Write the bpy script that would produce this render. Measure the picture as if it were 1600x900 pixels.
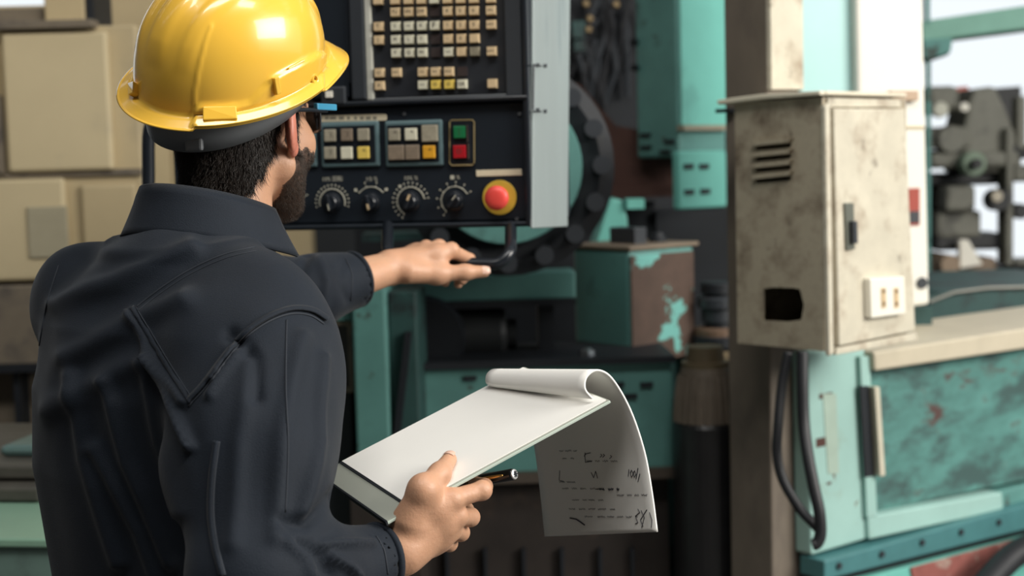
import bpy, bmesh, math, random
import numpy as np
from mathutils import Vector, Matrix
from mathutils.bvhtree import BVHTree

random.seed(7); np.random.seed(7)
for _o in list(bpy.data.objects): bpy.data.objects.remove(_o)
scene = bpy.context.scene
COL = scene.collection

# ------------------------------------------------------------------ camera
FPX = 2222.0                                    # focal length in px for a 1600 px wide frame (50 mm on 36 mm)
CAM = Vector((0.0, 0.0, 1.55))
CM = Matrix.Rotation(math.radians(85.0), 4, 'X') @ Matrix.Rotation(math.radians(-1.5), 4, 'Z')
cam_d = bpy.data.cameras.new('camera')
cam_d.sensor_width = 36.0; cam_d.lens = 50.0
cam_d.clip_start = 0.05; cam_d.clip_end = 200
cam_d.dof.use_dof = True; cam_d.dof.focus_distance = 1.74; cam_d.dof.aperture_fstop = 4.0
cam_o = bpy.data.objects.new('camera', cam_d); COL.objects.link(cam_o)
cam_o.matrix_world = Matrix.Translation(CAM) @ CM
scene.camera = cam_o
scene.view_settings.view_transform = 'Standard'; scene.view_settings.look = 'None'
scene.view_settings.gamma = 1.0; scene.view_settings.use_curve_mapping = False
scene.view_settings.exposure = 0.30
scene.cycles.use_denoising = True

# ------------------------------------------------------------------ light
wd = bpy.data.worlds.new('overcast_sky'); scene.world = wd; wd.use_nodes = True
wd.node_tree.nodes['Background'].inputs[0].default_value = (0.90, 0.96, 1.0, 1)
wd.node_tree.nodes['Background'].inputs[1].default_value = 0.85

def area(name, loc, target, sx, sy, power, col):
    l = bpy.data.lights.new(name, 'AREA'); l.shape = 'RECTANGLE'; l.size = sx; l.size_y = sy
    l.energy = power; l.color = col
    o = bpy.data.objects.new(name, l); COL.objects.link(o); o.location = loc
    o.rotation_euler = (Vector(target) - Vector(loc)).to_track_quat('-Z', 'Y').to_euler()
    return o
area('window_daylight', (5.2, 0.2, 3.6), (0.2, 2.6, 1.2), 3.6, 2.4, 370, (1.0, 0.95, 0.87))
area('skylight_daylight', (0.4, 0.05, 5.3), (-0.2, 2.4, 1.0), 4.0, 0.8, 120, (1.0, 0.97, 0.92))

# ------------------------------------------------------------------ pixel helpers (1600 x 900 frame)
R3 = CM.to_3x3()
def ray(px, py):
    return R3 @ Vector(((px - 800) / FPX, -(py - 450) / FPX, -1.0))
def at(px, py, Y):                               # point seen at a pixel, on the world plane y = Y
    r = ray(px, py); return CAM + r * (Y / r.y)
def atd(px, py, d):                              # point seen at a pixel, d metres down the optical axis
    return CAM + ray(px, py) * d
def proj(p):
    q = R3.transposed() @ (Vector(p) - CAM); d = -q.z
    return 800 + q.x / d * FPX, 450 - q.y / d * FPX, d
def projn(V):                                    # numpy version
    q = (V - np.array(CAM)) @ np.array(R3)
    d = -q[:, 2]
    return 800 + q[:, 0] / d * FPX, 450 - q[:, 1] / d * FPX, d

# ------------------------------------------------------------------ materials
MATS = {}
def mat(name, col, rough=0.55, metal=0.0, var=0.12, vscale=9.0, col2=None, lo=0.52, hi=0.62, mscale=6.0,
        col3=None, lo3=0.6, hi3=0.68, m3scale=14.0, bump=0.0, bscale=80.0, coat=0.0, stretch=(1, 1, 1), sss=0.0, sheen=0.0, spec=0.5):
    if name in MATS: return MATS[name]
    m = bpy.data.materials.new(name); m.use_nodes = True
    nt = m.node_tree; N = nt.nodes; L = nt.links
    b = N['Principled BSDF']
    b.inputs['Roughness'].default_value = rough; b.inputs['Metallic'].default_value = metal
    b.inputs['Specular IOR Level'].default_value = spec
    if coat: b.inputs['Coat Weight'].default_value = coat; b.inputs['Coat Roughness'].default_value = 0.08
    if sss:
        b.inputs['Subsurface Weight'].default_value = sss; b.inputs['Subsurface Radius'].default_value = (0.01, 0.004, 0.002)
        b.inputs['Subsurface Scale'].default_value = 0.6
    if sheen: b.inputs['Sheen Weight'].default_value = sheen; b.inputs['Sheen Roughness'].default_value = 0.5
    tc = N.new('ShaderNodeTexCoord'); mp = N.new('ShaderNodeMapping'); mp.inputs['Scale'].default_value = stretch
    L.new(tc.outputs['Object'], mp.inputs['Vector'])
    def noise(s, det=5.0):
        n = N.new('ShaderNodeTexNoise'); n.inputs['Scale'].default_value = s; n.inputs['Detail'].default_value = det
        n.inputs['Roughness'].default_value = 0.62
        L.new(mp.outputs['Vector'], n.inputs['Vector']); return n
    def mixc(fac, a, c):
        x = N.new('ShaderNodeMix'); x.data_type = 'RGBA'
        if fac is not None: L.new(fac, x.inputs['Factor'])
        if a is not None:
            if isinstance(a, tuple): x.inputs['A'].default_value = (*a, 1)
            else: L.new(a, x.inputs['A'])
        x.inputs['B'].default_value = (*c, 1)
        return x
    c = tuple(col)
    dark = tuple(v * (1 - var * 1.6) for v in c); lite = tuple(min(1, v * (1 + var)) for v in c)
    n1 = noise(vscale)
    cur = mixc(n1.outputs['Fac'], dark, lite).outputs['Result']
    def mask(s, lo_, hi_):
        n = noise(s, 8.0); r = N.new('ShaderNodeMapRange'); r.inputs['From Min'].default_value = lo_; r.inputs['From Max'].default_value = hi_
        L.new(n.outputs['Fac'], r.inputs['Value']); return r.outputs['Result']
    if col2 is not None: cur = mixc(mask(mscale, lo, hi), cur, tuple(col2)).outputs['Result']
    if col3 is not None: cur = mixc(mask(m3scale, lo3, hi3), cur, tuple(col3)).outputs['Result']
    L.new(cur, b.inputs['Base Color'])
    if bump:
        n = noise(bscale, 3.0); bp = N.new('ShaderNodeBump'); bp.inputs['Strength'].default_value = bump; bp.inputs['Distance'].default_value = 0.002
        L.new(n.outputs['Fac'], bp.inputs['Height']); L.new(bp.outputs['Normal'], b.inputs['Normal'])
    MATS[name] = m
    return m

# ------------------------------------------------------------------ object helpers
def link_mesh(name, verts, faces, material, parent=None, smooth=False, off=None):
    """one mesh object; vertices come in world space and are stored relative to the thing's base"""
    o0 = Vector((0, 0, 0))
    root = parent
    while root is not None and root.parent is not None: root = root.parent
    if root is not None: o0 = root.location.copy()
    elif off is not None: o0 = Vector(off)
    V = np.asarray([tuple(v) for v in verts], dtype=np.float64) if not isinstance(verts, np.ndarray) else verts
    me = bpy.data.meshes.new(name)
    me.from_pydata((V - np.array(o0)).tolist(), [], [tuple(int(i) for i in f) for f in faces])
    me.materials.append(material)
    if smooth: me.polygons.foreach_set('use_smooth', [True] * len(me.polygons))
    me.update()
    o = bpy.data.objects.new(name, me); COL.objects.link(o)
    if parent is not None: o.parent = parent
    elif off is not None: o.location = off
    return o
def fix_normals(o):
    bm = bmesh.new(); bm.from_mesh(o.data); bmesh.ops.recalc_face_normals(bm, faces=bm.faces); bm.to_mesh(o.data); bm.free(); return o
def tag(o, label=None, cat=None, group=None, kind=None):
    if label: o['label'] = label
    if cat: o['category'] = cat
    if group: o['group'] = group
    if kind: o['kind'] = kind
    return o
def thing(name, label, cat, loc, group=None):
    o = bpy.data.objects.new(name, None); o.empty_display_size = 0.05; COL.objects.link(o); o.location = loc
    return tag(o, label, cat, group)
def bevel(o, w, seg=2):
    m = o.modifiers.new('bevel', 'BEVEL'); m.width = w; m.segments = seg; m.limit_method = 'ANGLE'; m.angle_limit = 0.7
    return o

class Shape:
    """collects solids, world space"""
    def __init__(s): s.v = []; s.f = []
    def add(s, V, F):
        n = len(s.v); s.v += [tuple(v) for v in V]; s.f += [tuple(i + n for i in f) for f in F]; return s
    def prism(s, A, B):                          # two matching polygons
        n = len(A)
        return s.add(list(A) + list(B), [tuple(range(n)), tuple(range(2 * n - 1, n - 1, -1))] +
                     [(i, i + n, (i + 1) % n + n, (i + 1) % n) for i in range(n)])
    def box(s, c, dx, dy, dz, u=Vector((1, 0, 0)), z=Vector((0, 0, 1))):   # full sizes along u, n, z
        u = Vector(u).normalized(); z = Vector(z).normalized(); n = z.cross(u)
        P = [Vector(c) + u * (a * dx / 2) + n * (b * dy / 2) + z * (k * dz / 2) for k in (-1, 1) for b in (-1, 1) for a in (-1, 1)]
        return s.add(P, [(0, 2, 3, 1), (4, 5, 7, 6), (0, 1, 5, 4), (2, 6, 7, 3), (0, 4, 6, 2), (1, 3, 7, 5)])
    def cyl(s, a, b, r0, r1=None, n=24, caps=True):
        a = Vector(a); b = Vector(b); r1 = r0 if r1 is None else r1
        w = (b - a).normalized(); t = w.orthogonal().normalized(); k = w.cross(t)
        ring = lambda c, r: [c + (t * math.cos(q) + k * math.sin(q)) * r for q in (2 * math.pi * i / n for i in range(n))]
        F = [(i, (i + 1) % n, (i + 1) % n + n, i + n) for i in range(n)]
        if caps: F += [tuple(range(n - 1, -1, -1)), tuple(range(n, 2 * n))]
        return s.add(ring(a, r0) + ring(b, r1), F)
    def lathe(s, a, axis, prof, n=32):           # prof: (distance along axis, radius)
        a = Vector(a); w = Vector(axis).normalized(); t = w.orthogonal().normalized(); k = w.cross(t)
        V = []; F = []
        for h, r in prof:
            for i in range(n):
                q = 2 * math.pi * i / n; V.append(a + w * h + (t * math.cos(q) + k * math.sin(q)) * max(r, 1e-5))
        for j in range(len(prof) - 1):
            for i in range(n): F.append((j * n + i, j * n + (i + 1) % n, (j + 1) * n + (i + 1) % n, (j + 1) * n + i))
        F += [tuple(range(n - 1, -1, -1)), tuple(range((len(prof) - 1) * n, len(prof) * n))]
        return s.add(V, F)
    def tube(s, pts, r, n=10, closed=False):
        pts = [Vector(p) for p in pts]; m = len(pts); V = []; F = []
        prev = None
        for i, p in enumerate(pts):
            if closed: t = (pts[(i + 1) % m] - pts[i - 1]).normalized()
            else: t = (pts[min(i + 1, m - 1)] - pts[max(i - 1, 0)]).normalized()
            if prev is None: a = t.orthogonal().normalized()
            else:
                a = prev - t * prev.dot(t); a = a.normalized() if a.length > 1e-6 else t.orthogonal().normalized()
            prev = a; b = t.cross(a); rr = r[i] if isinstance(r, (list, tuple)) else r
            for j in range(n):
                q = 2 * math.pi * j / n; V.append(p + (a * math.cos(q) + b * math.sin(q)) * rr)
        for i in range(m if closed else m - 1):
            k = (i + 1) % m
            for j in range(n): F.append((i * n + j, i * n + (j + 1) % n, k * n + (j + 1) % n, k * n + j))
        if not closed: F += [tuple(range(n - 1, -1, -1)), tuple(range((m - 1) * n, m * n))]
        return s.add(V, F)
    def obj(s, name, material, parent=None, smooth=False, off=None, fix=True):
        o = link_mesh(name, s.v, s.f, material, parent, smooth, off)
        return fix_normals(o) if fix else o

def smooth_path(pts, n=8):                       # Catmull-Rom through points (tuples of any length)
    P = [np.array(p, float) for p in pts]; out = []
    for i in range(len(P) - 1):
        p0 = P[max(i - 1, 0)]; p1 = P[i]; p2 = P[i + 1]; p3 = P[min(i + 2, len(P) - 1)]
        for k in range(n):
            t = k / n
            out.append(0.5 * (2 * p1 + (p2 - p0) * t + (2 * p0 - 5 * p1 + 4 * p2 - p3) * t * t + (3 * p1 - p0 - 3 * p2 + p3) * t ** 3))
    out.append(P[-1]); return out

class Plane:
    """upright face: origin, horizontal direction u, outward normal n (towards the viewer)"""
    def __init__(s, o, yaw, tilt=0.0):
        s.o = Vector(o); s.u = Vector((math.cos(yaw), math.sin(yaw), 0)); s.z = Vector((0, 0, 1)); s.n = s.u.cross(s.z)
        if tilt: s.z = (s.z * math.cos(tilt) - s.n * math.sin(tilt)); s.n = s.u.cross(s.z)
    def px(s, px, py, t=0.0):                    # point at a pixel on the plane moved t towards the viewer
        o = s.o + s.n * t; r = ray(px, py)
        return CAM + r * ((o - CAM).dot(s.n) / r.dot(s.n))
    def slab(s, S, pts, t0, t1):                 # polygon given in pixels, solid between offsets t0 and t1
        A = [s.px(x, y, 0) for x, y in pts]
        return S.prism([p + s.n * t1 for p in A], [p + s.n * t0 for p in A])
    def rect(s, S, x0, y0, x1, y1, t0, t1):
        """upright rectangle whose centre and size match the pixel box"""
        c = s.px((x0 + x1) / 2, (y0 + y1) / 2)
        w = (s.px(x1, (y0 + y1) / 2) - s.px(x0, (y0 + y1) / 2)).length
        h = abs((s.px((x0 + x1) / 2, y1) - s.px((x0 + x1) / 2, y0)).dot(s.z))
        return S.box(c + s.n * ((t0 + t1) / 2), w, t1 - t0, h, s.u, s.z)

# ------------------------------------------------------------------ signed-distance modelling
class Field:
    def __init__(s, lo, hi, h):
        s.lo = np.array(lo, np.float32); s.h = h
        s.n = np.ceil((np.array(hi) - s.lo) / h).astype(int) + 1
        s.D = np.full(s.n, 9.0, np.float32)
    def sl(s, lo, hi, m):
        a = np.clip(np.floor((np.array(lo) - m - s.lo) / s.h).astype(int), 0, s.n); b = np.clip(np.ceil((np.array(hi) + m - s.lo) / s.h).astype(int) + 1, 0, s.n)
        ix = tuple(slice(i, j) for i, j in zip(a, b))
        X = (s.lo[0] + s.h * np.arange(a[0], b[0], dtype=np.float32))[:, None, None]
        Y = (s.lo[1] + s.h * np.arange(a[1], b[1], dtype=np.float32))[None, :, None]
        Z = (s.lo[2] + s.h * np.arange(a[2], b[2], dtype=np.float32))[None, None, :]
        return ix, X, Y, Z
    def put(s, ix, d, k, op):
        A = s.D[ix]
        if op == 'add':
            if k > 0:
                hh = np.clip(k - np.abs(A - d), 0, None) / k; s.D[ix] = np.minimum(A, d) - hh * hh * k * 0.25
            else: s.D[ix] = np.minimum(A, d)
        else:
            d = -d
            if k > 0:
                hh = np.clip(k - np.abs(A - d), 0, None) / k; s.D[ix] = np.maximum(A, d) + hh * hh * k * 0.25
            else: s.D[ix] = np.maximum(A, d)
    def cone(s, a, b, r0, r1=None, k=0.01, op='add', flat=None):
        a = np.array(a, np.float32); b = np.array(b, np.float32); r1 = r0 if r1 is None else r1
        m = max(r0, r1) + 2.5 * k + 0.02
        ix, X, Y, Z = s.sl(np.minimum(a, b), np.maximum(a, b), m)
        ba = b - a; L2 = float(ba @ ba) + 1e-12
        x = X - a[0]; y = Y - a[1]; z = Z - a[2]
        t = np.clip((x * ba[0] + y * ba[1] + z * ba[2]) / L2, 0, 1)
        d = np.sqrt((x - t * ba[0]) ** 2 + (y - t * ba[1]) ** 2 + (z - t * ba[2]) ** 2) - (r0 + (r1 - r0) * t)
        s.put(ix, d.astype(np.float32), k, op); return s
    def chain(s, pts, rs, k=0.008, op='add'):
        for i in range(len(pts) - 1): s.cone(pts[i], pts[i + 1], rs[i], rs[i + 1], k, op)
        return s
    def ell(s, c, r, M=None, k=0.01, op='add'):
        """ellipsoid; M: 3x3 whose rows are its axes in field space"""
        c = np.array(c, np.float32); r = np.array(r, np.float32); M = np.eye(3) if M is None else np.array(M)
        m = float(r.max()) + 2.5 * k + 0.015
        ix, X, Y, Z = s.sl(c, c, m)
        x = X - c[0]; y = Y - c[1]; z = Z - c[2]
        q = [(x * M[i][0] + y * M[i][1] + z * M[i][2]) for i in range(3)]
        k0 = np.sqrt(sum((q[i] / r[i]) ** 2 for i in range(3))); k1 = np.sqrt(sum((q[i] / r[i] ** 2) ** 2 for i in range(3))) + 1e-9
        s.put(ix, (k0 * (k0 - 1) / k1).astype(np.float32), k, op); return s
    def loft(s, table, Mx, My, e=2.3, k=0.01, zcut=None):
        """stacked super-ellipses; table rows: z, cx, cy, a (along Mx), b (along My)"""
        T = np.array(table, np.float32); T = T[np.argsort(T[:, 0])]
        ix, X, Y, Z = s.sl((T[:, 1].min() - .35, T[:, 2].min() - .35, T[0, 0] - .02), (T[:, 1].max() + .35, T[:, 2].max() + .35, T[-1, 0] + .05), 0)
        z = Z[0, 0]
        cx, cy, a, b = [np.interp(z, T[:, 0], T[:, i]).astype(np.float32)[None, None, :] for i in (1, 2, 3, 4)]
        x = X - cx; y = Y - cy
        p = np.abs((x * Mx[0] + y * Mx[1]) / a); q = np.abs((x * My[0] + y * My[1]) / b)
        d = ((p ** e + q ** e) ** (1 / e) - 1) * np.minimum(a, b)
        d = np.maximum(d, np.maximum(T[0, 0] - Z, Z - T[-1, 0]))
        s.put(ix, d.astype(np.float32), k, 'add'); return s
    def mesh(s):
        D = s.D; S = D < 0; n = s.n
        c = np.zeros(n - 1, np.int8)
        for i in (0, 1):
            for j in (0, 1):
                for k in (0, 1): c += S[i:n[0] - 1 + i, j:n[1] - 1 + j, k:n[2] - 1 + k]
        act = (c > 0) & (c < 8); cells = np.argwhere(act); idx = np.full(n - 1, -1, np.int64); idx[act] = np.arange(len(cells))
        acc = np.zeros((len(cells), 3)); cnt = np.zeros(len(cells))
        cor = [(i, j, k) for i in (0, 1) for j in (0, 1) for k in (0, 1)]
        for a in cor:
            for ax in range(3):
                if a[ax]: continue
                b = list(a); b[ax] = 1; A = cells + np.array(a); B = cells + np.array(b)
                da = D[A[:, 0], A[:, 1], A[:, 2]].astype(float); db = D[B[:, 0], B[:, 1], B[:, 2]].astype(float)
                m = (da < 0) != (db < 0); t = np.where(m, da / np.where(m, da - db, 1), 0)
                p = np.tile(np.array(a, float), (len(cells), 1)); p[:, ax] += t
                acc += p * m[:, None]; cnt += m
        V = s.lo + (cells + acc / cnt[:, None]) * s.h
        F = []
        for ax in range(3):
            o1, o2 = (ax + 1) % 3, (ax + 2) % 3
            lo_ = [slice(None)] * 3; hi_ = [slice(None)] * 3
            lo_[ax] = slice(0, n[ax] - 1); hi_[ax] = slice(1, n[ax])
            for o in (o1, o2): lo_[o] = slice(1, n[o] - 1); hi_[o] = slice(1, n[o] - 1)
            A = S[tuple(lo_)]; B = S[tuple(hi_)]; E = np.argwhere(A != B); fl = A[tuple(E.T)]
            E[:, o1] += 1; E[:, o2] += 1
            def cell(d1, d2):
                q = E.copy(); q[:, o1] += d1; q[:, o2] += d2; return idx[q[:, 0], q[:, 1], q[:, 2]]
            Q = np.stack([cell(-1, -1), cell(0, -1), cell(0, 0), cell(-1, 0)], 1)
            Q[~fl] = Q[~fl][:, ::-1]; F.append(Q)
        return V, np.concatenate(F)

def np_mesh(name, V, F, material, parent=None, smooth=True):
    return link_mesh(name, V, F.tolist(), material, parent, smooth)
def vnormals(V, F):
    N = np.zeros_like(V); a = V[F[:, 2]] - V[F[:, 0]]; b = V[F[:, 3]] - V[F[:, 1]]; fn = np.cross(a, b)
    for i in range(4): np.add.at(N, F[:, i], fn)
    return N / (np.linalg.norm(N, axis=1, keepdims=True) + 1e-12)
def polyd(x, y, pts):                            # distance (px) from points to a polyline, and the signed side
    best = np.full(x.shape, 1e9); side = np.zeros(x.shape)
    for (ax, ay), (bx, by) in zip(pts[:-1], pts[1:]):
        dx, dy = bx - ax, by - ay; t = np.clip(((x - ax) * dx + (y - ay) * dy) / (dx * dx + dy * dy), 0, 1)
        ex = x - ax - t * dx; ey = y - ay - t * dy; d = np.hypot(ex, ey); m = d < best
        best = np.where(m, d, best); side = np.where(m, np.sign(dx * ey - dy * ex), side)
    return best, side
def font_mesh(txt, size):
    c = bpy.data.curves.new('t', 'FONT'); c.body = txt; c.size = size; c.align_x = 'CENTER'; c.align_y = 'CENTER'; c.resolution_u = 2
    o = bpy.data.objects.new('t', c); COL.objects.link(o)
    me = bpy.data.meshes.new_from_object(o.evaluated_get(bpy.context.evaluated_depsgraph_get()))
    V = [v.co.copy() for v in me.vertices]; F = [tuple(p.vertices) for p in me.polygons]
    bpy.data.objects.remove(o); bpy.data.curves.remove(c); bpy.data.meshes.remove(me)
    return V, F
def text_on(pl, px, py, t, txt, size, material, parent, name='legend'):
    V, F = font_mesh(txt, size); c = pl.px(px, py) + pl.n * t
    return link_mesh(name, [c + pl.u * v.x + pl.z * v.y for v in V], F, material, parent)
# ================================================================== materials in use
m_floor = mat('concrete_floor', (.10, .095, .09), .8, var=.3, vscale=3, bump=.3)
m_ceil = mat('roof_sheet', (.16, .16, .16), .7)
m_cream = mat('cream_paint', (.52, .42, .25), .6, var=.14, vscale=2.5, col2=(.36, .30, .20), lo=.56, hi=.72, mscale=2.2)
m_cream2 = mat('cream_paint_pale', (.60, .50, .31), .6, var=.1, vscale=3, col2=(.42, .36, .25), lo=.58, hi=.75, mscale=2.5)
m_taupe = mat('taupe_plinth', (.20, .165, .12), .8, var=.25, vscale=6, col2=(.10, .085, .07), lo=.5, hi=.65)
m_dark = mat('dark_steel', (.008, .011, .016), .6, var=.3, vscale=14)
m_black = mat('black_fascia', (.009, .014, .021), .5, var=.15, spec=.35)
m_char = mat('charcoal_bezel', (.030, .035, .042), .45, var=.15)
m_grey = mat('grey_bezel', (.075, .082, .09), .45, var=.15)
m_strip = mat('worn_pale_strip', (.50, .50, .44), .5, var=.2, vscale=40, stretch=(1, 1, .3))
m_silver = mat('brushed_side_panel', (.40, .46, .46), .38, .25, var=.18, vscale=5, col2=(.22, .28, .30), lo=.58, hi=.7, mscale=5, stretch=(1, 1, .25))
m_key = mat('ivory_key', (.66, .50, .30), .45, var=.22, vscale=60)
m_keyw = mat('white_key', (.66, .64, .50), .45, var=.15, vscale=60)
m_keyy = mat('yellow_key', (.75, .56, .12), .45, var=.15, vscale=60)
m_keyd = mat('empty_key_socket', (.028, .017, .016), .7)
m_keyg = mat('grimy_key', (.27, .24, .17), .6, var=.4, vscale=90)
m_ink = mat('printed_ink', (.05, .04, .035), .6, var=0)
m_print = mat('panel_print', (.50, .49, .40), .6, var=.1)
m_module = mat('blue_grey_module', (.10, .165, .18), .45, var=.2, vscale=20)
m_btn = mat('smoky_button', (.36, .33, .25), .35, var=.3, vscale=70)
m_btnb = mat('brown_button', (.24, .19, .14), .4, var=.3, vscale=70)
m_btny = mat('amber_button', (.74, .37, .03), .35, var=.2, vscale=60)
m_green = mat('green_button', (.012, .17, .06), .3, var=.2)
m_red = mat('red_button', (.42, .012, .02), .3, var=.2)
m_estop = mat('estop_red', (.80, .075, .06), .42, var=.1)
m_estopy = mat('estop_yellow', (.62, .43, .05), .5, var=.12, vscale=20)
m_gold = mat('gold_line', (.36, .28, .13), .4, .4)
m_label = mat('label_tape', (.72, .64, .46), .6, var=.12, vscale=40)
m_chrome = mat('chrome', (.62, .64, .66), .22, 1.0, var=.05)
m_blackgloss = mat('black_gloss', (.010, .013, .018), .28, var=.1)
m_glass = mat('dark_screen_glass', (.010, .013, .018), .12, var=.05)
m_teal = mat('teal_machine_paint', (.12, .30, .275), .5, var=.28, vscale=5, col2=(.035, .075, .07), lo=.56, hi=.7, mscale=5, col3=(.05, .035, .028), lo3=.63, hi3=.68, m3scale=9)
m_tealb = mat('bright_teal_and_lit_face', (.17, .52, .45), .5, var=.15, vscale=4, col2=(.10, .30, .27), lo=.6, hi=.75, mscale=4)
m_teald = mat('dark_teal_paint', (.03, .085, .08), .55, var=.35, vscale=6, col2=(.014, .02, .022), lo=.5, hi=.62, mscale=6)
m_tealp = mat('pale_teal_paint', (.35, .56, .515), .5, var=.14, vscale=5, col2=(.30, .42, .36), lo=.58, hi=.7, mscale=7, col3=(.16, .085, .05), lo3=.66, hi3=.70, m3scale=13)
m_tealw = mat('scuffed_teal_panel', (.10, .265, .24), .55, var=.4, vscale=12, col2=(.05, .10, .095), lo=.45, hi=.60, mscale=10, col3=(.085, .045, .04), lo3=.57, hi3=.64, m3scale=6, stretch=(.6, .6, 1.4))
m_rust = mat('rusted_teal_face', (.085, .052, .038), .75, var=.35, vscale=16, col2=(.15, .42, .38), lo=.575, hi=.60, mscale=8, bump=.4)
m_rustarm = mat('red_oxide_bracket', (.085, .036, .026), .75, var=.25, vscale=12)
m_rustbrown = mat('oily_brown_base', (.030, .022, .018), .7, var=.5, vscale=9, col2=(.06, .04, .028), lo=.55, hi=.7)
m_post = mat('grimy_steel_post', (.17, .14, .11), .65, var=.35, vscale=7, col2=(.075, .062, .052), lo=.48, hi=.66, mscale=5, stretch=(1, 1, .4))
m_box = mat('soiled_cream_box', (.46, .40, .295), .6, var=.3, vscale=11, col2=(.17, .13, .09), lo=.46, hi=.66, mscale=11, col3=(.06, .04, .03), lo3=.62, hi3=.70, m3scale=20)
m_door = mat('stained_cream_door', (.62, .575, .46), .55, var=.2, vscale=10, col2=(.30, .23, .16), lo=.48, hi=.72, mscale=11, col3=(.12, .085, .06), lo3=.62, hi3=.76, m3scale=16)
m_white = mat('white_column_paint', (.82, .80, .72), .5, var=.05, vscale=4)
m_cyan = mat('pale_cyan_panel', (.45, .74, .72), .45, var=.08, vscale=4)
m_socket = mat('white_plastic', (.85, .82, .72), .4, var=.05)
m_slot = mat('socket_slot', (.20, .13, .07), .6)
m_rubber = mat('black_rubber', (.012, .013, .016), .5, var=.2)
m_fargrey = mat('far_machine_grey', (.20, .20, .165), .6, var=.35, vscale=5, col2=(.07, .07, .06), lo=.5, hi=.62, mscale=5)
m_fardark = mat('far_machine_dark', (.03, .032, .034), .6, var=.3)
m_fargreen = mat('far_pulley_green', (.20, .28, .20), .5, var=.2)
m_redtag = mat('red_tag', (.36, .06, .04), .6, var=.15)
m_redlab = mat('scuffed_red_label', (.30, .10, .085), .6, var=.4, vscale=18, col2=(.42, .36, .30), lo=.56, hi=.66, mscale=14)
m_oil = mat('oily_motor', (.15, .12, .09), .55, var=.5, vscale=22, stretch=(1, 1, .3))
m_tablegreen = mat('grey_green_table', (.12, .19, .165), .5, var=.2, vscale=5, col2=(.07, .10, .09), lo=.55, hi=.7)
m_tabledark = mat('worn_table_top', (.07, .066, .055), .5, var=.35, vscale=14)

# ================================================================== the setting
def struct(name, S, m): return tag(S.obj(name, m), kind='structure')
struct('floor', Shape().box((0, 2, -.05), 16, 24, .1), m_floor)
for _i, (y0, y1) in enumerate(((-6, -.4), (.5, 2.9), (3.7, 6.2), (7.0, 10.1))):
    struct('ceiling' if _i == 0 else 'ceiling_%d' % (_i + 1), Shape().box((0, (y0 + y1) / 2, 5.55), 14, y1 - y0, .1), m_ceil)
S = Shape()
for i in range(14): S.box((-6.5 + i, 2, 5.42), .07, 16, .16)
struct('trim_1', S, m_ceil).name = 'trim_1'
xr = at(1443, 300, 10).x; xl = at(95, 100, 10).x
struct('wall_back', Shape().box(((xl + xr) / 2, 10.05, 2.75), xr - xl, .1, 5.5), mat('dim_back_wall', (.05, .055, .06), .8, var=.2, vscale=1.5))
# pale partition on the left, lower at its outer end
S = Shape()
a = at(-160, 14, 5.0); b = at(82, 14, 5.0); c = at(470, -60, 5.0)
S.box(((a.x + b.x) / 2, 5.05, a.z / 2), b.x - a.x, .1, a.z); S.box(((b.x + c.x) / 2, 5.05, 1.6), c.x - b.x, .1, 3.2)
struct('wall_left', S, m_cream)
# right wall with its big window opening
S = Shape()
S.box((6.45, 2, .6), .1, 16, 1.2); S.box((6.45, 2, 5.2), .1, 16, .6); S.box((6.45, -4.2, 3.0), .1, 3.6, 3.8); S.box((6.45, 7.2, 3.0), .1, 5.6, 3.8)
struct('wall_right', S, m_ceil)
struct('wall_light_blocker', Shape().box((0, -6.05, 2.75), 14, .1, 5.5), m_ceil)  # unseen wall added behind the camera to block frontal sky light
S = Shape(); S.box((-6.95, 2, 2.75), .1, 16, 5.5); struct('wall_side', S, m_ceil)

# ================================================================== cream cabinets on the left
cab = thing('switch_cabinet', 'cream steel cabinet with tall door panel against the left wall', 'cabinet', at(95, 720, 4.25))
CL = Plane(at(95, 300, 4.25), 0)
def pr(pl, name, x0, y0, x1, y1, t0, t1, m, parent, bev=0.0, off=None):
    o = pl.rect(Shape(), x0, y0, x1, y1, t0, t1).obj(name, m, parent, off=off)
    if bev: bevel(o, bev)
    return o
pr(CL, 'body', -120, 44, 222, 442, -.35, 0, m_cream, cab, .008)
pr(CL, 'door_panel', 12, 52, 176, 268, .002, .03, m_cream2, cab, .01)
pr(CL, 'door_panel', -90, 52, -2, 268, .002, .03, m_cream2, cab, .01)
pr(CL, 'lower_panel', -60, 280, 108, 438, .002, .028, m_cream2, cab, .01)
pr(CL, 'lower_panel', 132, 288, 218, 438, .002, .02, m_cream, cab, .01)
pr(CL, 'shadow_patch', 50, 322, 112, 402, .029, .036, mat('shadowed_cream', (.40, .36, .25), .6), cab, .004)  # shadow on the lower panel, modelled as a greyer patch
pr(CL, 'frame_strip', 0, 34, 152, 47, -.02, .05, m_taupe, cab, .004)
pr(CL, 'frame_strip', -4, 266, 222, 276, -.02, .012, m_taupe, cab)
pr(CL, 'side_post', 2, 150, 8, 270, .0, .04, m_taupe, cab)
pr(CL, 'plinth', -120, 446, 74, 572, -.33, .04, m_taupe, cab, .006)
pr(CL, 'plinth_shelf', -120, 566, 80, 578, -.33, .07, m_dark, cab)
pr(CL, 'base', -120, 580, 70, 960, -.33, -.05, m_taupe, cab)
pr(CL, 'base_post', 36, 578, 46, 960, -.05, .03, m_dark, cab)
tb = thing('top_box', 'small cream box on dark rail above the cabinet at top left', 'box', at(100, 44, 4.4))
CL2 = Plane(at(95, 40, 4.4), 0)
pr(CL2, 'body', 68, -40, 132, 42, -.15, 0, m_cream, tb, .006)
pr(CL2, 'rail', -60, 12, 66, 45, -.2, -.02, m_taupe, tb, .004)
pr(CL2, 'rail', 134, -40, 146, 45, -.2, .0, m_dark, tb)

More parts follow.
